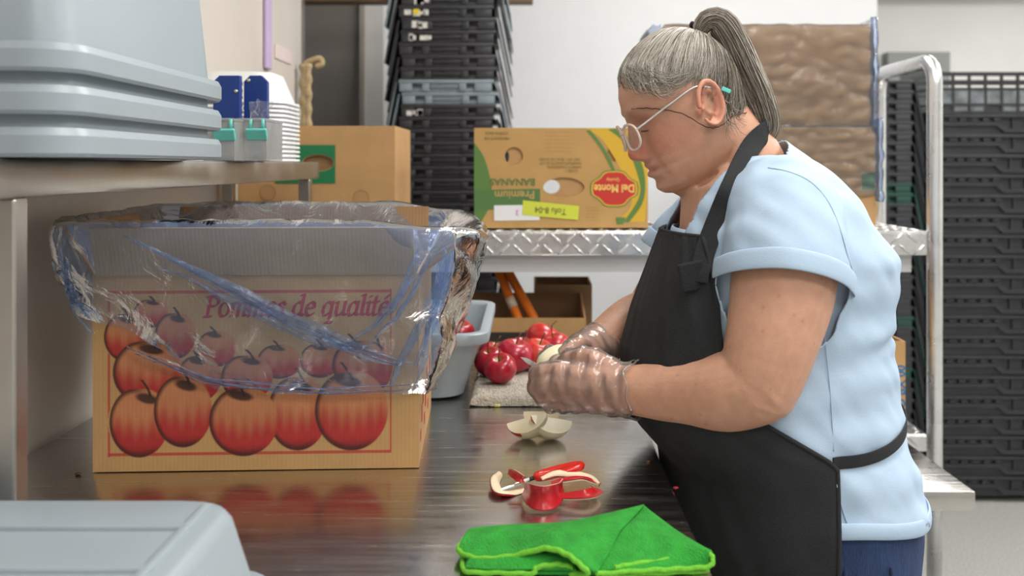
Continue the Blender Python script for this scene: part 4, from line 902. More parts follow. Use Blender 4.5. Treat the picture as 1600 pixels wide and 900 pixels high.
def headpt(u, ph):
    F, W, B = itp(u, _u, _F), itp(u, _u, _W), itp(u, _u, _B); c, s_ = math.cos(ph), math.sin(ph)
    e = 2/2.25; s = W*math.copysign(abs(s_)**e, s_); f = F*abs(c)**e if c > 0 else B*abs(c)**e
    if c > 0:
        wgt = sm(0, .4, c); a = abs(s)
        rid = itp(u, [-.047, -.042, -.0365, -.030, -.021, -.010, 0, .0174, .03, .036], [0, .004, .017, .026, .0285, .0235, .0195, .0115, .004, 0])
        nw = itp(u, [-.045, -.036, -.022, 0, .02], [.016, .0165, .0145, .0105, .010]); f += rid*g(s, nw)
        f += .007*g(a-.0145, .006)*g(u+.033, .008)                       # wings of the nose
        f += wgt*(-.011*g(a-.031, .017)*g(u-.010, .012)+.0065*g(a-.031, .012)*g(u-.006, .0095))   # socket, lid
        f += wgt*.004*g(a-.032, .022)*g(u-.034, .008)                    # brow
        f += wgt*(.006*g(a-.044, .020)*g(u+.022, .018)+.005*g(a-.044, .018)*g(u+.075, .022))      # cheek, jowl
        f -= wgt*.0035*g(a-.030-.25*max(0, -.04-u), .0045)*sm(-.085, -.06, u)*sm(-.025, -.045, u) # smile line
        k = sm(.028, .018, a); f += k*(.0030*g(u+.0500, .0045)+.0042*g(u+.0640, .0055)-.0055*g(u+.0568, .0026)-.002*g(u+.074, .006))
        f -= .003*g(a-.026, .005)*g(u+.058, .006)
    return H(f, s, u)
body = MB()
us = list(np.linspace(-.108, .124, 130)); na = 150
hd = [headpt(u, 2*math.pi*k/na) for u in us for k in range(na)]
body.add(hd, [(i*na+k, i*na+(k+1) % na, (i+1)*na+(k+1) % na, (i+1)*na+k) for i in range(len(us)-1) for k in range(na)]+[tuple(range(na))[::-1], tuple((len(us)-1)*na+k for k in range(na))])
# throat, neck, collar bones
body.chain([H(.045, 0, -.082), H(.012, 0, -.108), V((.300, BY, 1.300)), V((.290, BY, 1.235))], [.040, .048, .062, .055], 28)
body.chain([H(-.028, 0, -.02), H(-.040, 0, -.075), V((.340, BY, 1.325)), V((.350, BY, 1.27))], [.052, .056, .060, .06], 28)
# ears: outline ring, bowl and lobe
for sd in (1, -1):
    def EP(a, r, o=0): return H(-.008-.0195*r*math.cos(a)-.004*r*math.sin(a), sd*(.0735+.011*(1-math.cos(a))*.5*r+o), .002+.033*r*math.sin(a)*(1 if math.sin(a) > 0 else .92))
    body.tube([EP(a, 1, .005) for a in [math.radians(x) for x in range(-150, 181, 15)]], [.0032]*7+[.0042]*16, 8)
    body.tube([EP(a, .62, .002) for a in [math.radians(x) for x in range(-80, 100, 20)]], .0035, 8)
    body.ball(H(-.002, sd*.076, -.026), (.008, .005, .010), 12, 8); body.ball(H(.010, sd*.0745, -.003), (.005, .005, .007), 10, 8)
    body.grid(lambda u, v: EP(u*2*math.pi, .98*(1-v), -.004*(v)+(.004 if v < .5 else 0)), 24, 6, cu=True); body.grid(lambda u, v: EP(u*2*math.pi, .98*(1-v), -.010), 24, 6, cu=True)
# arms
SH, EL, WR = P(1228, 332, 1.375), P(1186, 598, 1.31), P(985, 609, 1.415)
SH2, EL2, WR2 = P(1130, 345, 1.68), P(1022, 492, 1.70), P(930, 545, 1.585)
body.chain([SH, P(1224, 440, 1.34), P(1206, 530, 1.315), EL], [.068, .070, .061, .054], 28)
body.chain([EL, P(1135, 611, 1.335), P(1085, 612, 1.365), P(1030, 611, 1.395), WR], [.054, .054, .0475, .040, .0345], 28)
body.chain([SH2, P(1070, 420, 1.69), EL2], [.07, .058, .05], 24)
body.chain([EL2, P(985, 505, 1.655), WR2], [.047, .043, .033], 24)
# near hand: closed grip seen from its back
def hand_near(k=0.0):
    q = MB(); Y = 1.445
    kn = [P(872, 580, 1.43), P(868, 597, 1.425), P(874, 613, 1.43), P(884, 628, 1.44)]
    for i, p in enumerate(kn): q.chain([WR.lerp(p, .05)+V((0, 0, .012*(1.5-i)/1.5)), WR.lerp(p, .55)+V((0, -.004, 0)), p], [.021+k, .0195+k, .0135+k], 16)
    q.chain([WR, P(930, 605, 1.43), P(890, 603, 1.435)], [.033+k, .034+k, .024+k], 20)
    tips = [[P(848, 582, 1.435), P(839, 588, 1.455), P(850, 590, 1.48)], [P(846, 600, 1.43), P(838, 607, 1.45), P(850, 609, 1.48)], [P(854, 615, 1.435), P(847, 619, 1.455), P(858, 621, 1.482)], [P(866, 629, 1.445), P(860, 632, 1.462), P(868, 632, 1.485)]]
    for p, tp, r in zip(kn, tips, (.0112, .0115, .0108, .0095)): q.chain([p]+tp, [r*1.12+k, r+k, r*.95+k, r*.85+k], 14)
    q.chain([P(958, 588, 1.43), P(925, 566, 1.44), P(900, 560, 1.452), P(876, 569, 1.462), P(856, 577, 1.468)], [.020+k, .0185+k, .0135+k, .0118+k, .0095+k], 16)
    return q
# far hand: reaches behind the apple with its thumb on top
def hand_far(k=0.0):
    q = MB()
    q.chain([WR2, P(915, 552, 1.545), P(900, 560, 1.525)], [.030+k, .031+k, .026+k], 20)
    q.chain([P(915, 545, 1.53), P(905, 539, 1.505), P(893, 545, 1.487), P(884, 551, 1.478)], [.014+k, .0125+k, .0108+k, .009+k], 14)
    for i, (a, b, c) in enumerate((((878, 556), (862, 553), (852, 560)), ((878, 566), (860, 566), (848, 572)), ((882, 578), (866, 582), (856, 588)), ((890, 588), (876, 594), (868, 600)))):
        q.chain([P(898, 556+i*7, 1.535), P(*a, 1.535), P(*b, 1.522), P(*c, 1.505)], [.0125+k, .0115+k, .0105+k, .0088+k], 12)
    return q
for hnd in (hand_near(), hand_far()): body.add(hnd.v, hnd.f)
tl = torso_loft(.62, 1.33, -.014, 40, 48); body.add(tl.v, tl.f)
for s in (-1, 1):
    y = BY+s*.095; body.chain([(.43, y, .72), (.42, y, .48), (.43, y, .28), (.44, y, .09)], [.088, .066, .055, .038], 20)
    body.chain([(.46, y, .05), (.40, y, .04), (.32, y, .03)], [.035, .034, .026], 14)
bo = body.build('body', None, pe)
modded(bo, ('REMESH', dict(mode='VOXEL', voxel_size=.0026)), ('SMOOTH', dict(factor=.5, iterations=2)))
m_skinp = M('skin', (1, 1, 1), .48, attr='Col', var=.10, vs=55, bump=.08, bs=350, sss=.12)
me = bo.data; n = len(me.vertices); co = np.empty(n*3, np.float32); me.vertices.foreach_get('co', co); co = co.reshape(-1, 3)+np.array(off(pe), np.float32)
rel = co-np.array(HC); fF, sS, uU = rel @ np.array(hf), rel @ np.array(hs), rel @ np.array(hu)
G_ = lambda x, s: np.exp(-(x/s)**2)
colr = np.tile(np.array(lin(203, 154, 128), np.float32), (n, 1))
def tint(mask, c): 
    global colr
    colr = colr*(1-mask[:, None])+np.array(lin(*c), np.float32)*mask[:, None]
head = (np.abs(uU) < .13)*(np.abs(fF) < .14)*(np.abs(sS) < .11)
tint(head*.55*G_(np.abs(sS)-.045, .03)*G_(uU+.02, .03)*(fF > .02), (206, 128, 108))
tint(head*.75*G_(sS, .022)*G_(uU+.026, .016)*(fF > .09), (204, 112, 98))
tint(head*.8*G_(np.abs(sS), .022)*G_(uU+.0565, .008)*(fF > .075), (176, 100, 92))
tint(head*.6*G_(uU-.0, .036)*(np.abs(sS) > .076)*(fF < .03), (206, 122, 102))
tint(head*.45*G_(np.abs(sS)-.031, .018)*G_(uU-.012, .012)*(fF > .06), (168, 112, 96))
tint(head*.5*G_(np.abs(sS)-.032, .02)*G_(uU-.037, .005)*(fF > .06), (140, 104, 84))
rn = np.random.RandomState(5); idx = rn.randint(0, n, 520)      # freckles on the arms
for i in idx:
    if co[i, 2] < 1.2 and co[i, 0] < .42:
        d = np.linalg.norm(co-co[i], axis=1); tint(.45*G_(d, rn.uniform(.0012, .0028)), (150, 92, 66))
at = me.color_attributes.new('Col', 'FLOAT_COLOR', 'POINT'); at.data.foreach_set('color', np.concatenate([colr, np.ones((n, 1), np.float32)], 1).astype(np.float32).ravel())
me.materials.clear(); me.materials.append(m_skinp); me.polygons.foreach_set('use_smooth', [True]*len(me.polygons))
# --- gloves
for hnd, wr, d, nm in ((hand_near(.0028), WR, (P(1040, 611, 1.39)-WR).normalized(), 'glove'), (hand_far(.0028), WR2, (EL2-WR2).normalized(), 'glove')):
    r0 = .0385 if wr is WR else .036
    hnd.chain([wr-d*.03, wr, wr+d*.006], [r0-.001, r0, r0+.002], 24)
    o = hnd.build(nm, None, pe); modded(o, ('REMESH', dict(mode='VOXEL', voxel_size=.003)), ('SMOOTH', dict(factor=.5, iterations=4)))
    me = o.data; dd = off(pe)
    for v in me.vertices:
        p = v.co+dd; t_ = (p-wr).dot(d); w_ = mnoise.noise(V((t_*150, p.z*45, p.y*45)))*.0022+.0012*math.sin(t_*260+p.z*60)
        v.co += v.normal*(w_+.0012)
    bm = bmesh.new(); bm.from_mesh(me)                          # open the cuff
    bmesh.ops.delete(bm, geom=[v for v in bm.verts if (v.co+dd-wr).dot(d) > .010], context='VERTS'); bm.to_mesh(me); bm.free()
    me.materials.append(m_glove); me.polygons.foreach_set('use_smooth', [True]*len(me.polygons)); o['label'] = 'clear disposable glove'
    up = d.orthogonal().normalized(); sd = d.cross(up); ringp = []
    for k in range(40): a = 2*math.pi*k/40; ringp.append(wr+d*(.010+.004*math.sin(a*3)+.003*math.sin(a*7))+(up*math.cos(a)+sd*math.sin(a))*(r0+.003+.0015*math.sin(a*5)))
    MB().tube(ringp, .0016, 6, closed=True).build('cuff', m_glove, o, True)
# --- knife and the apple in the hands (things held)
t = thing('paring_knife', P(850, 578, 1.465), 'small paring knife held in the gloved hand', 'knife')
ka, kb2 = P(846, 577, 1.462), P(813, 558, 1.462); d = kb2-ka; up = V((0, 0, 1))
MB().add([ka+up*.005, ka-up*.006, kb2.lerp(ka, .25)-up*.003, kb2, kb2.lerp(ka, .3)+up*.004]+[p+V((0, .0012, 0)) for p in (ka+up*.005, ka-up*.006, kb2.lerp(ka, .25)-up*.003, kb2, kb2.lerp(ka, .3)+up*.004)], [(0,1,2,3,4),(9,8,7,6,5)]+[(i, (i+1) % 5, 5+(i+1) % 5, 5+i) for i in range(5)]).build('blade', m_alu, t)
MB().chain([ka, ka-d*.5-V((0, 0, .01)), ka-d*1.4-V((0, 0, .03))], [.006, .007, .007], 10).build('handle', m_dark, t, True)
c = P(868, 560, 1.492); t = thing('peeled_apple', c, 'peeled pale apple half held between the gloved hands', 'apple')
rm_ = Matrix.Rotation(math.radians(-25), 3, 'Y')
fl = MB().ball(c, (.031, .026, .018), 28, 18, rm_); fl.v = [v+mnoise.noise_vector(v*90)*.0012 for v in fl.v]; fl.build('flesh', m_flesh, t, True)
# --- t-shirt: torso and sleeves as one cloth surface, opened at sleeves, hem and neck
ts = torso_loft(.77, 1.372, .004, 70, 72)
ts.chain([SH+V((.0, .02, .0)), P(1226, 400, 1.35), P(1221, 455, 1.335)], [.080, .083, .086], 28)
ts.chain([SH2+V((.0, -.02, .0)), P(1085, 385, 1.69), P(1050, 425, 1.70)], [.080, .074, .068], 24)
o = ts.build('t_shirt', None, pe); modded(o, ('REMESH', dict(mode='VOXEL', voxel_size=.005)), ('SMOOTH', dict(factor=.6, iterations=7)))
me = o.data; dd = off(pe); bm = bmesh.new(); bm.from_mesh(me)
ax1 = (P(1216, 520, 1.32)-P(1226, 400, 1.35)).normalized(); e1 = P(1223, 440, 1.342); ax2 = (EL2-SH2).normalized(); e2 = P(1055, 402, 1.695)
def cutp(p):
    if p.z < .852-.018*sm(.42, .60, p.x)+.003*math.sin(p.x*40): return True
    if p.z > 1.362-(.385-p.x)*1.28 and abs(p.y-BY) < .082: return True
    f, b, w_ = itp(p.z, _z, _f), itp(p.z, _z, _b), itp(p.z, _z, _w); c = (f+b)/2
    if (abs(p.x-c)/((b-f)/2+.014))**2.35+(abs(p.y-BY)/(w_+.014))**2.35 < 1: return False
    r1 = p-e1; a1 = r1.dot(ax1); r2 = p-e2; a2 = r2.dot(ax2)
    if a1 > 0 and (r1-ax1*a1).length < .13 and p.y < BY: return True
    if a2 > 0 and (r2-ax2*a2).length < .11 and p.y > BY: return True
    return False
bmesh.ops.delete(bm, geom=[v for v in bm.verts if cutp(v.co+dd)], context='VERTS')
for v in bm.verts:
    p = v.co+dd; n_ = 0
    if p.z < 1.2:
        n_ = .0045*math.sin(p.z*95+2.2*mnoise.noise(V((p.x*7, p.y*7, 0)))+p.x*9)*sm(1.2, 1.08, p.z)*sm(.3, .45, p.x)*(.35+.65*abs(mnoise.noise(V((p.x*5, p.y*5, p.z*11)))))
        n_ -= .010*g(p.z-1.085-.10*(p.x-.5), .010)*sm(.44, .54, p.x)+.008*g(p.z-.945-.12*(p.x-.5), .010)*sm(.42, .55, p.x)
    n_ += .0035*mnoise.noise(V((p.x*14, p.y*14, p.z*22)))+.003*mnoise.noise(V((p.x*30+p.z*25, p.y*30, p.z*18)))
    v.co += v.normal*n_
u0 = torso_loft(.85, 1.24, -.004, 50, 64)
vv = [bm.verts.new(v-dd) for v in u0.v]
for f in u0.f:
    if len(f) == 4: bm.faces.new([vv[i] for i in f])
bm.to_mesh(me); bm.free()
m_shirt = M('pale_blue_jersey', lin(174, 197, 220), .85, var=.05, vs=12, bump=.12, bs=600)
me.materials.append(m_shirt); me.polygons.foreach_set('use_smooth', [True]*len(me.polygons))
tee = o
md = o.modifiers.new('th', 'SOLIDIFY'); md.thickness = .002; md.offset = 1; modded(o)
from mathutils.bvhtree import BVHTree
def bvh(*obs):
    vs = []; fs = []
    for o in obs:
        d_ = off(o); n0 = len(vs); vs += [v.co+d_ for v in o.data.vertices]; fs += [tuple(i+n0 for i in p.vertices) for p in o.data.polygons]
    return BVHTree.FromPolygons(vs, fs)
# sleeve hems
for e_, ax_, r_ in ((e1, ax1, .0900), (e2, ax2, .072)):
    s1 = ax_.orthogonal().normalized(); s2 = ax_.cross(s1)
    tv = bvh(tee); rad = []
    for k in range(60):
        a = 2*math.pi*k/60; dr = s1*math.cos(a)+s2*math.sin(a); m_ = 0
        for sh in (-.022, -.014, -.007):
            h = tv.ray_cast(e_+ax_*sh+dr*.12, -dr, .12)
            if h[0]: m_ = max(m_, min(.12-h[3], r_+.006))
        rad.append(max(m_, r_-.012))
    rad = [sum(rad[(k+j) % 60] for j in (-2, -1, 0, 1, 2))/5+.0022 for k in range(60)]
    def band(u, v, e_=e_, ax_=ax_, rad=rad, s1=s1, s2=s2):
        a = u*2*math.pi; q = v*2*math.pi; rr = rad[int(round(u*60)) % 60]+.0018*math.cos(q); return e_+(s1*math.cos(a)+s2*math.sin(a))*rr+ax_*(.014*math.sin(q)+.003*math.sin(a*2)-.008)
    MB().grid(band, 60, 12, cu=True, cv=True).build('sleeve_hem', m_shirt, tee, True)
def hemz(x): return .852-.018*sm(.42, .60, x)
def hband(u, v):
    th = u*2*math.pi; p = TORSO(.845, th, .0055); q = v*2*math.pi; p = TORSO(hemz(p.x)+.004+.011*math.sin(q), th, .0065+.0022*math.cos(q)+.003*mnoise.noise(V((p.x*14, p.y*14, 0)))); return p
MB().grid(hband, 120, 12, cu=True, cv=True).build('bottom_hem', m_shirt, tee, True)
# --- jeans
jn = torso_loft(.66, .89, -.004, 24, 56)
for s in (-1, 1):
    y = BY+s*.100; jn.chain([(.435, y, .70), (.425, y, .48), (.43, y, .28), (.44, y, .075)], [.112, .092, .08, .075], 24)
o = jn.build('jeans', None, pe); modded(o, ('REMESH', dict(mode='VOXEL', voxel_size=.006)), ('SMOOTH', dict(factor=.5, iterations=6)))
m_denim = M('dark_denim', lin(44, 66, 108), .85, var=.3, vs=70, bump=.5, bs=420, st=(1, 1, .25))
o.data.materials.append(m_denim); o.data.polygons.foreach_set('use_smooth', [True]*len(o.data.polygons)); jo = o
def onside(px, z, e=.0): # point on the near side of the hips at image column px
    for th in np.linspace(.3, 2.7, 240):
        p = TORSO(z, th, e)
        if CX+KF*p.x/p.y >= px: return p
    return p
m_seam = M('denim_seam', lin(34, 50, 84), .9, bump=.4, bs=400)
for px in (1318, 1392): MB().tube([onside(px+i*1.5, .80-i*.02, -.001) for i in range(8)], .0022, 6).build('seam', m_seam, jo, True)
m_thr = M('tan_thread', lin(120, 96, 70), .8)
MB().tube([onside(1286+i*8, .757+.002*i, .0) for i in range(4)], .001, 5).build('stitching', m_thr, jo, True)
MB().tube([onside(1394+i*6, .742-.0012*(i-3)**2*.5+.006, .001) for i in range(7)], .001, 5).build('stitching', m_thr, jo, True)
p = onside(1306, .756, .001); MB().ball(p, (.006, .003, .006), 14, 8).build('rivet', M('brass', (.55, .40, .16), .35, 1), jo, True)
for s in (-1, 1):
    y = BY+s*.095; q = MB().chain([(.50, y, .045), (.42, y, .046), (.31, y, .036)], [.043, .045, .034], 18); q.v = [V((v.x, v.y, max(v.z, .0015))) for v in q.v]
    q.build('shoe', m_dark, pe, True)
# --- apron: bib and skirt wrapped over the torso
m_apron = M('black_twill', lin(30, 33, 36), .88, var=.15, vs=30, bump=.25, bs=500)
_az = [.36, .70, .90, .940, .962, .985, 1.01, 1.06, 1.12, 1.18, 1.235]
_ax = [.40, .402, .408, .408, .370, .330, .285, .262, .258, .254, .246]
def apr(u, v):
    z = .36+(1.235-.36)*v; xe = itp(z, _az, _ax); s = (u-.5)*2
    lo, hi = 0, math.pi
    for _ in range(26):
        m_ = (lo+hi)/2
        if TORSO(z, m_, .012).x < xe: lo = m_
        else: hi = m_
    th = lo*abs(s)*(1 if s > 0 else -1)
    bulge = .004*mnoise.noise(V((s*3, z*9, 0)))+.004*mnoise.noise(V((s*8+z*10, z*5, 4)))
    return TORSO(z, th, .011+bulge+(.01 if z < .7 else .01*sm(.9, .7, z)))
ap = MB().grid(apr, 90, 150).build('apron', m_apron, pe, True); outward(ap)
md = ap.modifiers.new('th', 'SOLIDIFY'); md.thickness = .0025; md.offset = 1; modded(ap); ap.data.polygons.foreach_set('use_smooth', [True]*len(ap.data.polygons))
for s in (1, 0): MB().tube([apr(s, i/79)+V((0, -.001 if s else .001, 0)) for i in range(80)], .0035, 6).build('edge_binding', m_apron, ap, True)
MB().tube([apr(i/39, 1) for i in range(40)], .0035, 6).build('edge_binding', m_apron, ap, True)
def ribbon(pts, wd, name, par, th=.0022):
    p = spline([V(q) for q in pts], 8); n = len(p); c0 = V((.345, BY, 0))
    def fr(i):
        d = (p[min(i+1, n-1)]-p[max(i-1, 0)]).normalized(); r = p[i]-V((.345, BY, p[i].z)); r = r.normalized(); r = (r-d*r.dot(d)).normalized(); return d.cross(r), r
    def fn(u, v):
        i = int(round(u*(n-1))); s, r = fr(i); a = v*2*math.pi; x = math.copysign(abs(math.cos(a))**.5, math.cos(a)); y = math.copysign(abs(math.sin(a))**.5, math.sin(a)); return p[i]+s*x*wd/2+r*y*th/2
    return MB().grid(fn, n, 16, cv=True).build(name, m_apron, par, True)
bodyv = bvh(bo, tee, ap)
def hit(px, py, o=.004):                                        # first body or cloth surface seen at that pixel
    d_ = P(px, py, 1)-V((0, 0, CZ)); d_.normalize(); h = bodyv.ray_cast(V((0, 0, CZ)), d_)[0]
    return (h if h else P(px, py, BY))-d_*o
ribbon([hit(1090, 440, .007), hit(1094, 420, .007), hit(1106, 380, .006), hit(1124, 335, .006), hit(1141, 295, .006), hit(1158, 258, .007), hit(1176, 226, .008), P(1196, 206, BY-.035), P(1203, 202, BY+.0), P(1192, 212, BY+.045), P(1160, 240, BY+.075), P(1125, 290, BY+.09), P(1085, 345, BY+.10), P(1064, 385, BY+.10)], .030, 'neck_strap', ap)
b0 = hit(1082, 432, .010); MB().bbox(-.018, .018, -.004, .004, -.02, .02, .003, Matrix.Translation(b0) @ Matrix.Rotation(-.2, 4, 'Y')).build('strap_tab', m_apron, ap)
zt = .946
tie = [TORSO(zt, th, .010) for th in ()]
tp = []
for i in range(26):
    th = math.radians(100+i*6.4); p = TORSO(.944+.036*sm(100, 190, math.degrees(th)) if th < math.pi else .98, th, .0085); tp.append(p)
p0 = onside(1300, .944, .012); tp = [p0]+[q for q in tp if q.x > p0.x+.005]
ribbon(tp, .017, 'waist_tie', ap)

def seam(pts, nm, par, m_, r=.0011): MB().tube(spline([hit(a, b, .0006) for a, b in pts], 5), r, 5).build(nm, m_, par, True)
m_sseam = M('shirt_seam', lin(160, 184, 210), .9)
seam([(1200, 262), (1232, 268), (1268, 285), (1296, 318), (1314, 362), (1326, 405), (1334, 428)], 'armhole_seam', tee, m_sseam, .0008)
seam([(1283, 470), (1290, 540), (1297, 610), (1301, 670), (1303, 705)], 'side_seam', tee, m_sseam, .0008); seam([(1305, 725), (1308, 760), (1316, 795), (1327, 826)], 'side_seam', tee, m_sseam, .0008)
# ------------------------------------------------------------------ hair, glasses
EC = (.004, .024); EF, EB, ES, EU = .0965, .089, .0785, .104      # hair shell: an ellipsoid around the skull
skinv = bvh(bo)
def shell(d, o=0.0):                                           # d: direction (f, s, u)
    f, s, u = d; k = 1/math.sqrt((f/(EF if f > 0 else EB))**2+(s/ES)**2+(u/EU)**2)
    l = math.sqrt(f*f+s*s+u*u); c = H(EC[0], 0, EC[1]); w_ = (hf*f+hs*s+hu*u)/l; h = skinv.ray_cast(c, w_)
    if h[0]: k = min(max(h[3]/l, k*.9), k*1.03)
    k += (.0028+o)/l; return (EC[0]+f*k, s*k, EC[1]+u*k)
def hairline(f): return itp(f, [-.09, -.06, -.04, -.025, -.012, .004, .02, .045, .062, .075, .09], [-.062, -.058, -.050, -.030, .020, .040, .043, .052, .066, .080, .088])
TIE = (-.066, 0, .108)
mh = [M('hair_silver', lin(188, 182, 172), .42, var=.15, vs=60), M('hair_ash', lin(132, 122, 108), .42, var=.15, vs=60), M('hair_dark', lin(86, 74, 62), .45, var=.15, vs=60), M('hair_white', lin(226, 221, 212), .4, var=.1, vs=60)]
hair = MB(); NA = 100; NV = 46; td = V((TIE[0]-EC[0], 0, TIE[2]-EC[1])).normalized()
e1_ = V((td.z, 0, -td.x)); e2_ = V((0, 1, 0)); cap_v = []; lim = []
for k in range(NA):                                            # from the tie outward to the hairline
    a = 2*math.pi*k/NA; last = 0
    for j in range(200):
        al = j/199*math.pi*.92; d = td*math.cos(al)+(e1_*math.cos(a)+e2_*math.sin(a))*math.sin(al); p = shell(d)
        if p[2] < hairline(p[0]): break
        last = al
    lim.append(last)
def scalp(a, t, o=0.0):
    k = (a/(2*math.pi)*NA) % NA; i = int(k); L = lim[i]*(1-(k-i))+lim[(i+1) % NA]*(k-i); al = L*t
    d = td*math.cos(al)+(e1_*math.cos(a)+e2_*math.sin(a))*math.sin(al); return shell(d, o)
def capoff(a, v):
    fr_ = max(0, math.cos(a)); return -.001-.007*sm(.80-.28*fr_, .95-.25*fr_, v)
capm = MB().grid(lambda u, v: H(*scalp(u*2*math.pi, max(v, .01), capoff(u*2*math.pi, v))), NA, NV, cu=True)
hr = capm.build('hair', mh[1], pe, True)
strs = [MB() for _ in mh]
def strand(mb, pts, r0, n=4): 
    k = len(pts); mb.tube(pts, [r0*(1-.6*(i/(k-1))**3) for i in range(k)], n, caps=False)
rnd = random.Random(11)
for i in range(6500):
    a = rnd.uniform(0, 2*math.pi); t0 = rnd.uniform(.86, 1.05) if rnd.random() < .5 else rnd.uniform(.3, 1.0); w_ = rnd.uniform(-.10, .10); o0 = rnd.uniform(.0005, .0035); ph = rnd.uniform(0, 6)
    pts = []
    for j in range(13):
        q = j/12; t_ = t0*(1-q)+.03*q
        pts.append(H(*scalp(a+w_*math.sin(q*math.pi)+.02*math.sin(q*8+ph), t_*(1.0+.02*rnd.random() if j == 0 else 1), -.0028*(1-min(q*5, 1))+o0*math.sin(min(q*4, 1)*1.57)+.0010*math.sin(q*5+ph)*min(q*3, 1))))
    fr = math.cos(a) ; x = rnd.random(); kk = (0 if x < .5 else 3 if x < .7 else 1 if x < .92 else 2) if fr > -.2 else (1 if x < .45 else 0 if x < .7 else 2)
    strand(strs[kk], pts[::-1], rnd.uniform(.00025, .00048), 3)
# loose wisps at the forehead, over the ear and the nape
for i in range(150):
    z = rnd.random()
    if z < .4: b0 = V((rnd.uniform(.045, .08), rnd.uniform(.0, .066), .0)); b0.z = hairline(b0.x)+rnd.uniform(-.004, .012); dr = V((-.01, .012, -.012))
    elif z < .7: b0 = V((rnd.uniform(-.05, -.02), .07, rnd.uniform(-.04, .0))); dr = V((.004, .006, -.022))
    else: b0 = V((rnd.uniform(-.075, -.05), rnd.uniform(.01, .05), -.05)); dr = V((.008, .01, -.03))
    dd_ = V((b0.x-EC[0], b0.y, b0.z-EC[1])); s0 = V(shell(dd_, .001)); ph = rnd.uniform(0, 6); ln = rnd.uniform(.6, 1.5); pts = []
    for j in range(9):
        q = j/8; p = s0+dr*q*ln+V((.010*math.sin(q*3+ph)*q, .004*q, .009*math.cos(q*3+ph)*q-.009*math.cos(ph)*q)); pts.append(H(*p))
    strand(strs[rnd.choice((0, 1, 2, 2))], pts, .00035)
for i in range(150):                                           # swept forelock curling along the temple
    a0 = rnd.uniform(.1, .95); sp = rnd.uniform(.25, .75); b1 = rnd.uniform(.86, 1.14); ph = rnd.uniform(0, 6); pts = []
    for j in range(12):
        q = j/11; pts.append(H(*scalp(a0+sp*q**1.4, itp(q, [0, .3, .6, 1], [.72, (b1+.72)/2+.08, b1, .86])+.01*math.sin(q*7+ph), .0015+.003*math.sin(q*3.14))))
    strand(strs[rnd.choice((0, 0, 3, 1))], pts, rnd.uniform(.00025, .0004), 3)
# ponytail bundle
PT = [V((1092, 50, 0)), V((1103, 34, 0)), V((1124, 34, 0)), V((1146, 66, 0)), V((1166, 110, 0)), V((1186, 155, 0)), V((1197, 188, 0)), V((1196, 208, 0)), V((1182, 212, 0))]
pl = spline([P(p.x, p.y, BY-.012) for p in PT], 6); NP = len(pl)
for i in range(2400):
    a = rnd.uniform(0, 2*math.pi); rr = math.sqrt(rnd.random()); end = rnd.randint(int(NP*.80), NP-1); x = rnd.random(); pts = []; ph = rnd.uniform(0, 6); sp = rnd.uniform(.85, 1.15)
    for j in range(0, end+1, 2):
        q = j/(NP-1); wd = itp(q, [0, .12, .3, .55, .8, .92, 1], [.008, .015, .021, .022, .019, .014, .006])*sp
        tn = (pl[min(j+1, NP-1)]-pl[max(j-1, 0)]).normalized(); sd = tn.cross(V((0, 1, 0))).normalized()
        an = a+.5*q*math.sin(ph); pts.append(pl[j]+sd*math.cos(an)*wd*rr+V((0, 1, 0))*math.sin(an)*wd*rr*.8+V((.0015*math.sin(q*9+ph), 0, 0)))
    if len(pts) > 3: strand(strs[1 if x < .5 else 2 if x < .72 else 0], pts, rnd.uniform(.0003, .0006), 3)
for b_, m_ in zip(strs, mh): o = b_.build('hair_strands', m_, hr, True); o['kind'] = 'stuff'
tp_ = H(*TIE); ax = (pl[3]-pl[0]).normalized(); u_ = ax.orthogonal().normalized(); v_ = ax.cross(u_)
MB().tube([tp_+(u_*math.cos(k*math.pi/9)+v_*math.sin(k*math.pi/9))*.0115+ax*.001*math.sin(k*3) for k in range(18)], .0045, 8, closed=True).build('hair_tie', M('black_elastic', lin(30, 26, 30), .8, bump=.4, bs=400), hr, True)
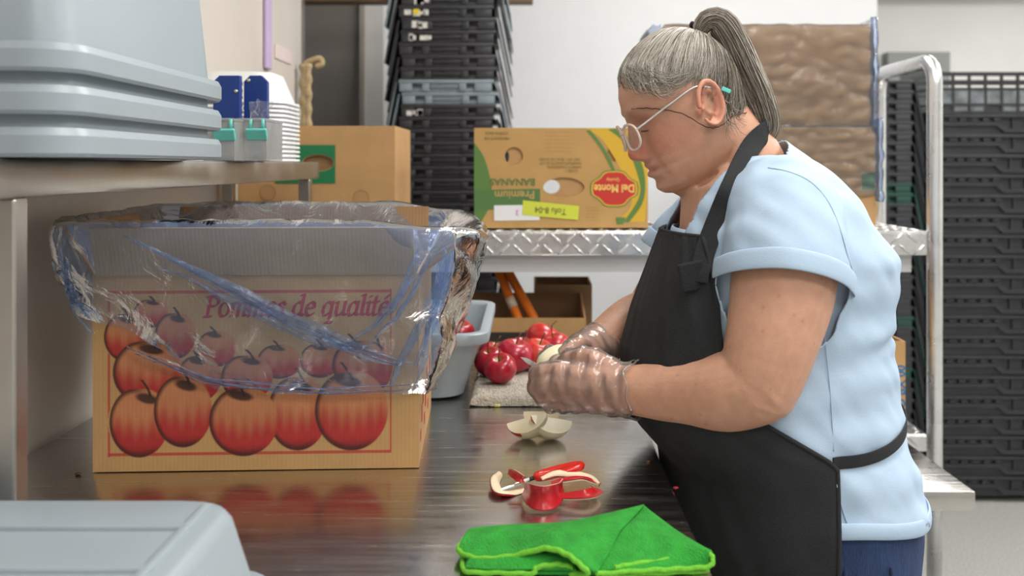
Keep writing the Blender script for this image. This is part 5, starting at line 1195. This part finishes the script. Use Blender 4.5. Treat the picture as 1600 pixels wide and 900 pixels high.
# hairnet elastic across brow, below the ear and round the nape
el = [(.0935, .012, .040), (.088, .035, .040), (.068, .058, .030), (.035, .0735, .006), (.012, .0795, -.026), (-.008, .0785, -.034), (-.035, .070, -.030), (-.062, .045, -.036), (-.076, .015, -.042)]
pts = spline([V(p) for p in el], 8); wv = [H(p.x, p.y+.0015, p.z+.0006*math.sin(i*1.9)) for i, p in enumerate(pts)]
MB().tube(wv, .0008, 6).build('hairnet_elastic', M('brown_elastic', lin(84, 58, 42), .8), pe, True)
# closed lids' lash line
MB().tube([H(itp(abs(s-.031), [0, .008, .016], [.0890, .0880, .0840]), s, .0045-.12*abs(s-.031)) for s in np.linspace(.017, .047, 12)], .0013, 6).build('eyelashes', mh[2], pe, True)
# glasses
m_clear = M('pale_acetate', lin(226, 206, 196), .18, spec=.7); m_lens = film('lens', (.985, .99, .99), (.9, .93, .95), .01, .06, .03, 0, 5)
gl = MB(); GO = .1105
def lensp(sg, a, k=1.0): return H(GO-.010*((abs(.033+.024*k*math.cos(a))-.01)/.05)**2-.10*(.0205*k*math.sin(a)), sg*(.033+.0245*k*math.copysign(abs(math.cos(a))**.75, math.cos(a))), .003+.0195*k*math.copysign(abs(math.sin(a))**.75, math.sin(a)))
gg = MB()
fr0 = None
for sg in (1, -1):
    o = MB().tube([lensp(sg, 2*math.pi*k/36) for k in range(36)], .0019, 8, closed=True).build('glasses_frame', m_clear, pe, True)
    fr0 = fr0 or o
    MB().grid(lambda u, v: lensp(sg, u*2*math.pi, 1-v*.999), 36, 6, cu=True).build('lens', m_lens, o, True)
    MB().tube(spline([lensp(sg, .35), H(.085, sg*.066, .016), H(.045, sg*.0765, .026), H(.004, sg*.0805, .033), H(-.02, sg*.079, .022)], 6), .0017, 8).build('temple', m_alu, o, True)
MB().tube(spline([lensp(1, math.pi*.9), H(GO+.003, 0, .011), lensp(-1, math.pi*.9)], 5), .0018, 8).build('bridge', m_clear, fr0, True)
hc = H(-.037, .083, .010); MB().bbox(-.007, .007, -.002, .002, -.003, .003, .001, Matrix.Translation(hc) @ Matrix.Rotation(.4, 4, 'Y')).build('hair_clip', m_teal, hr)
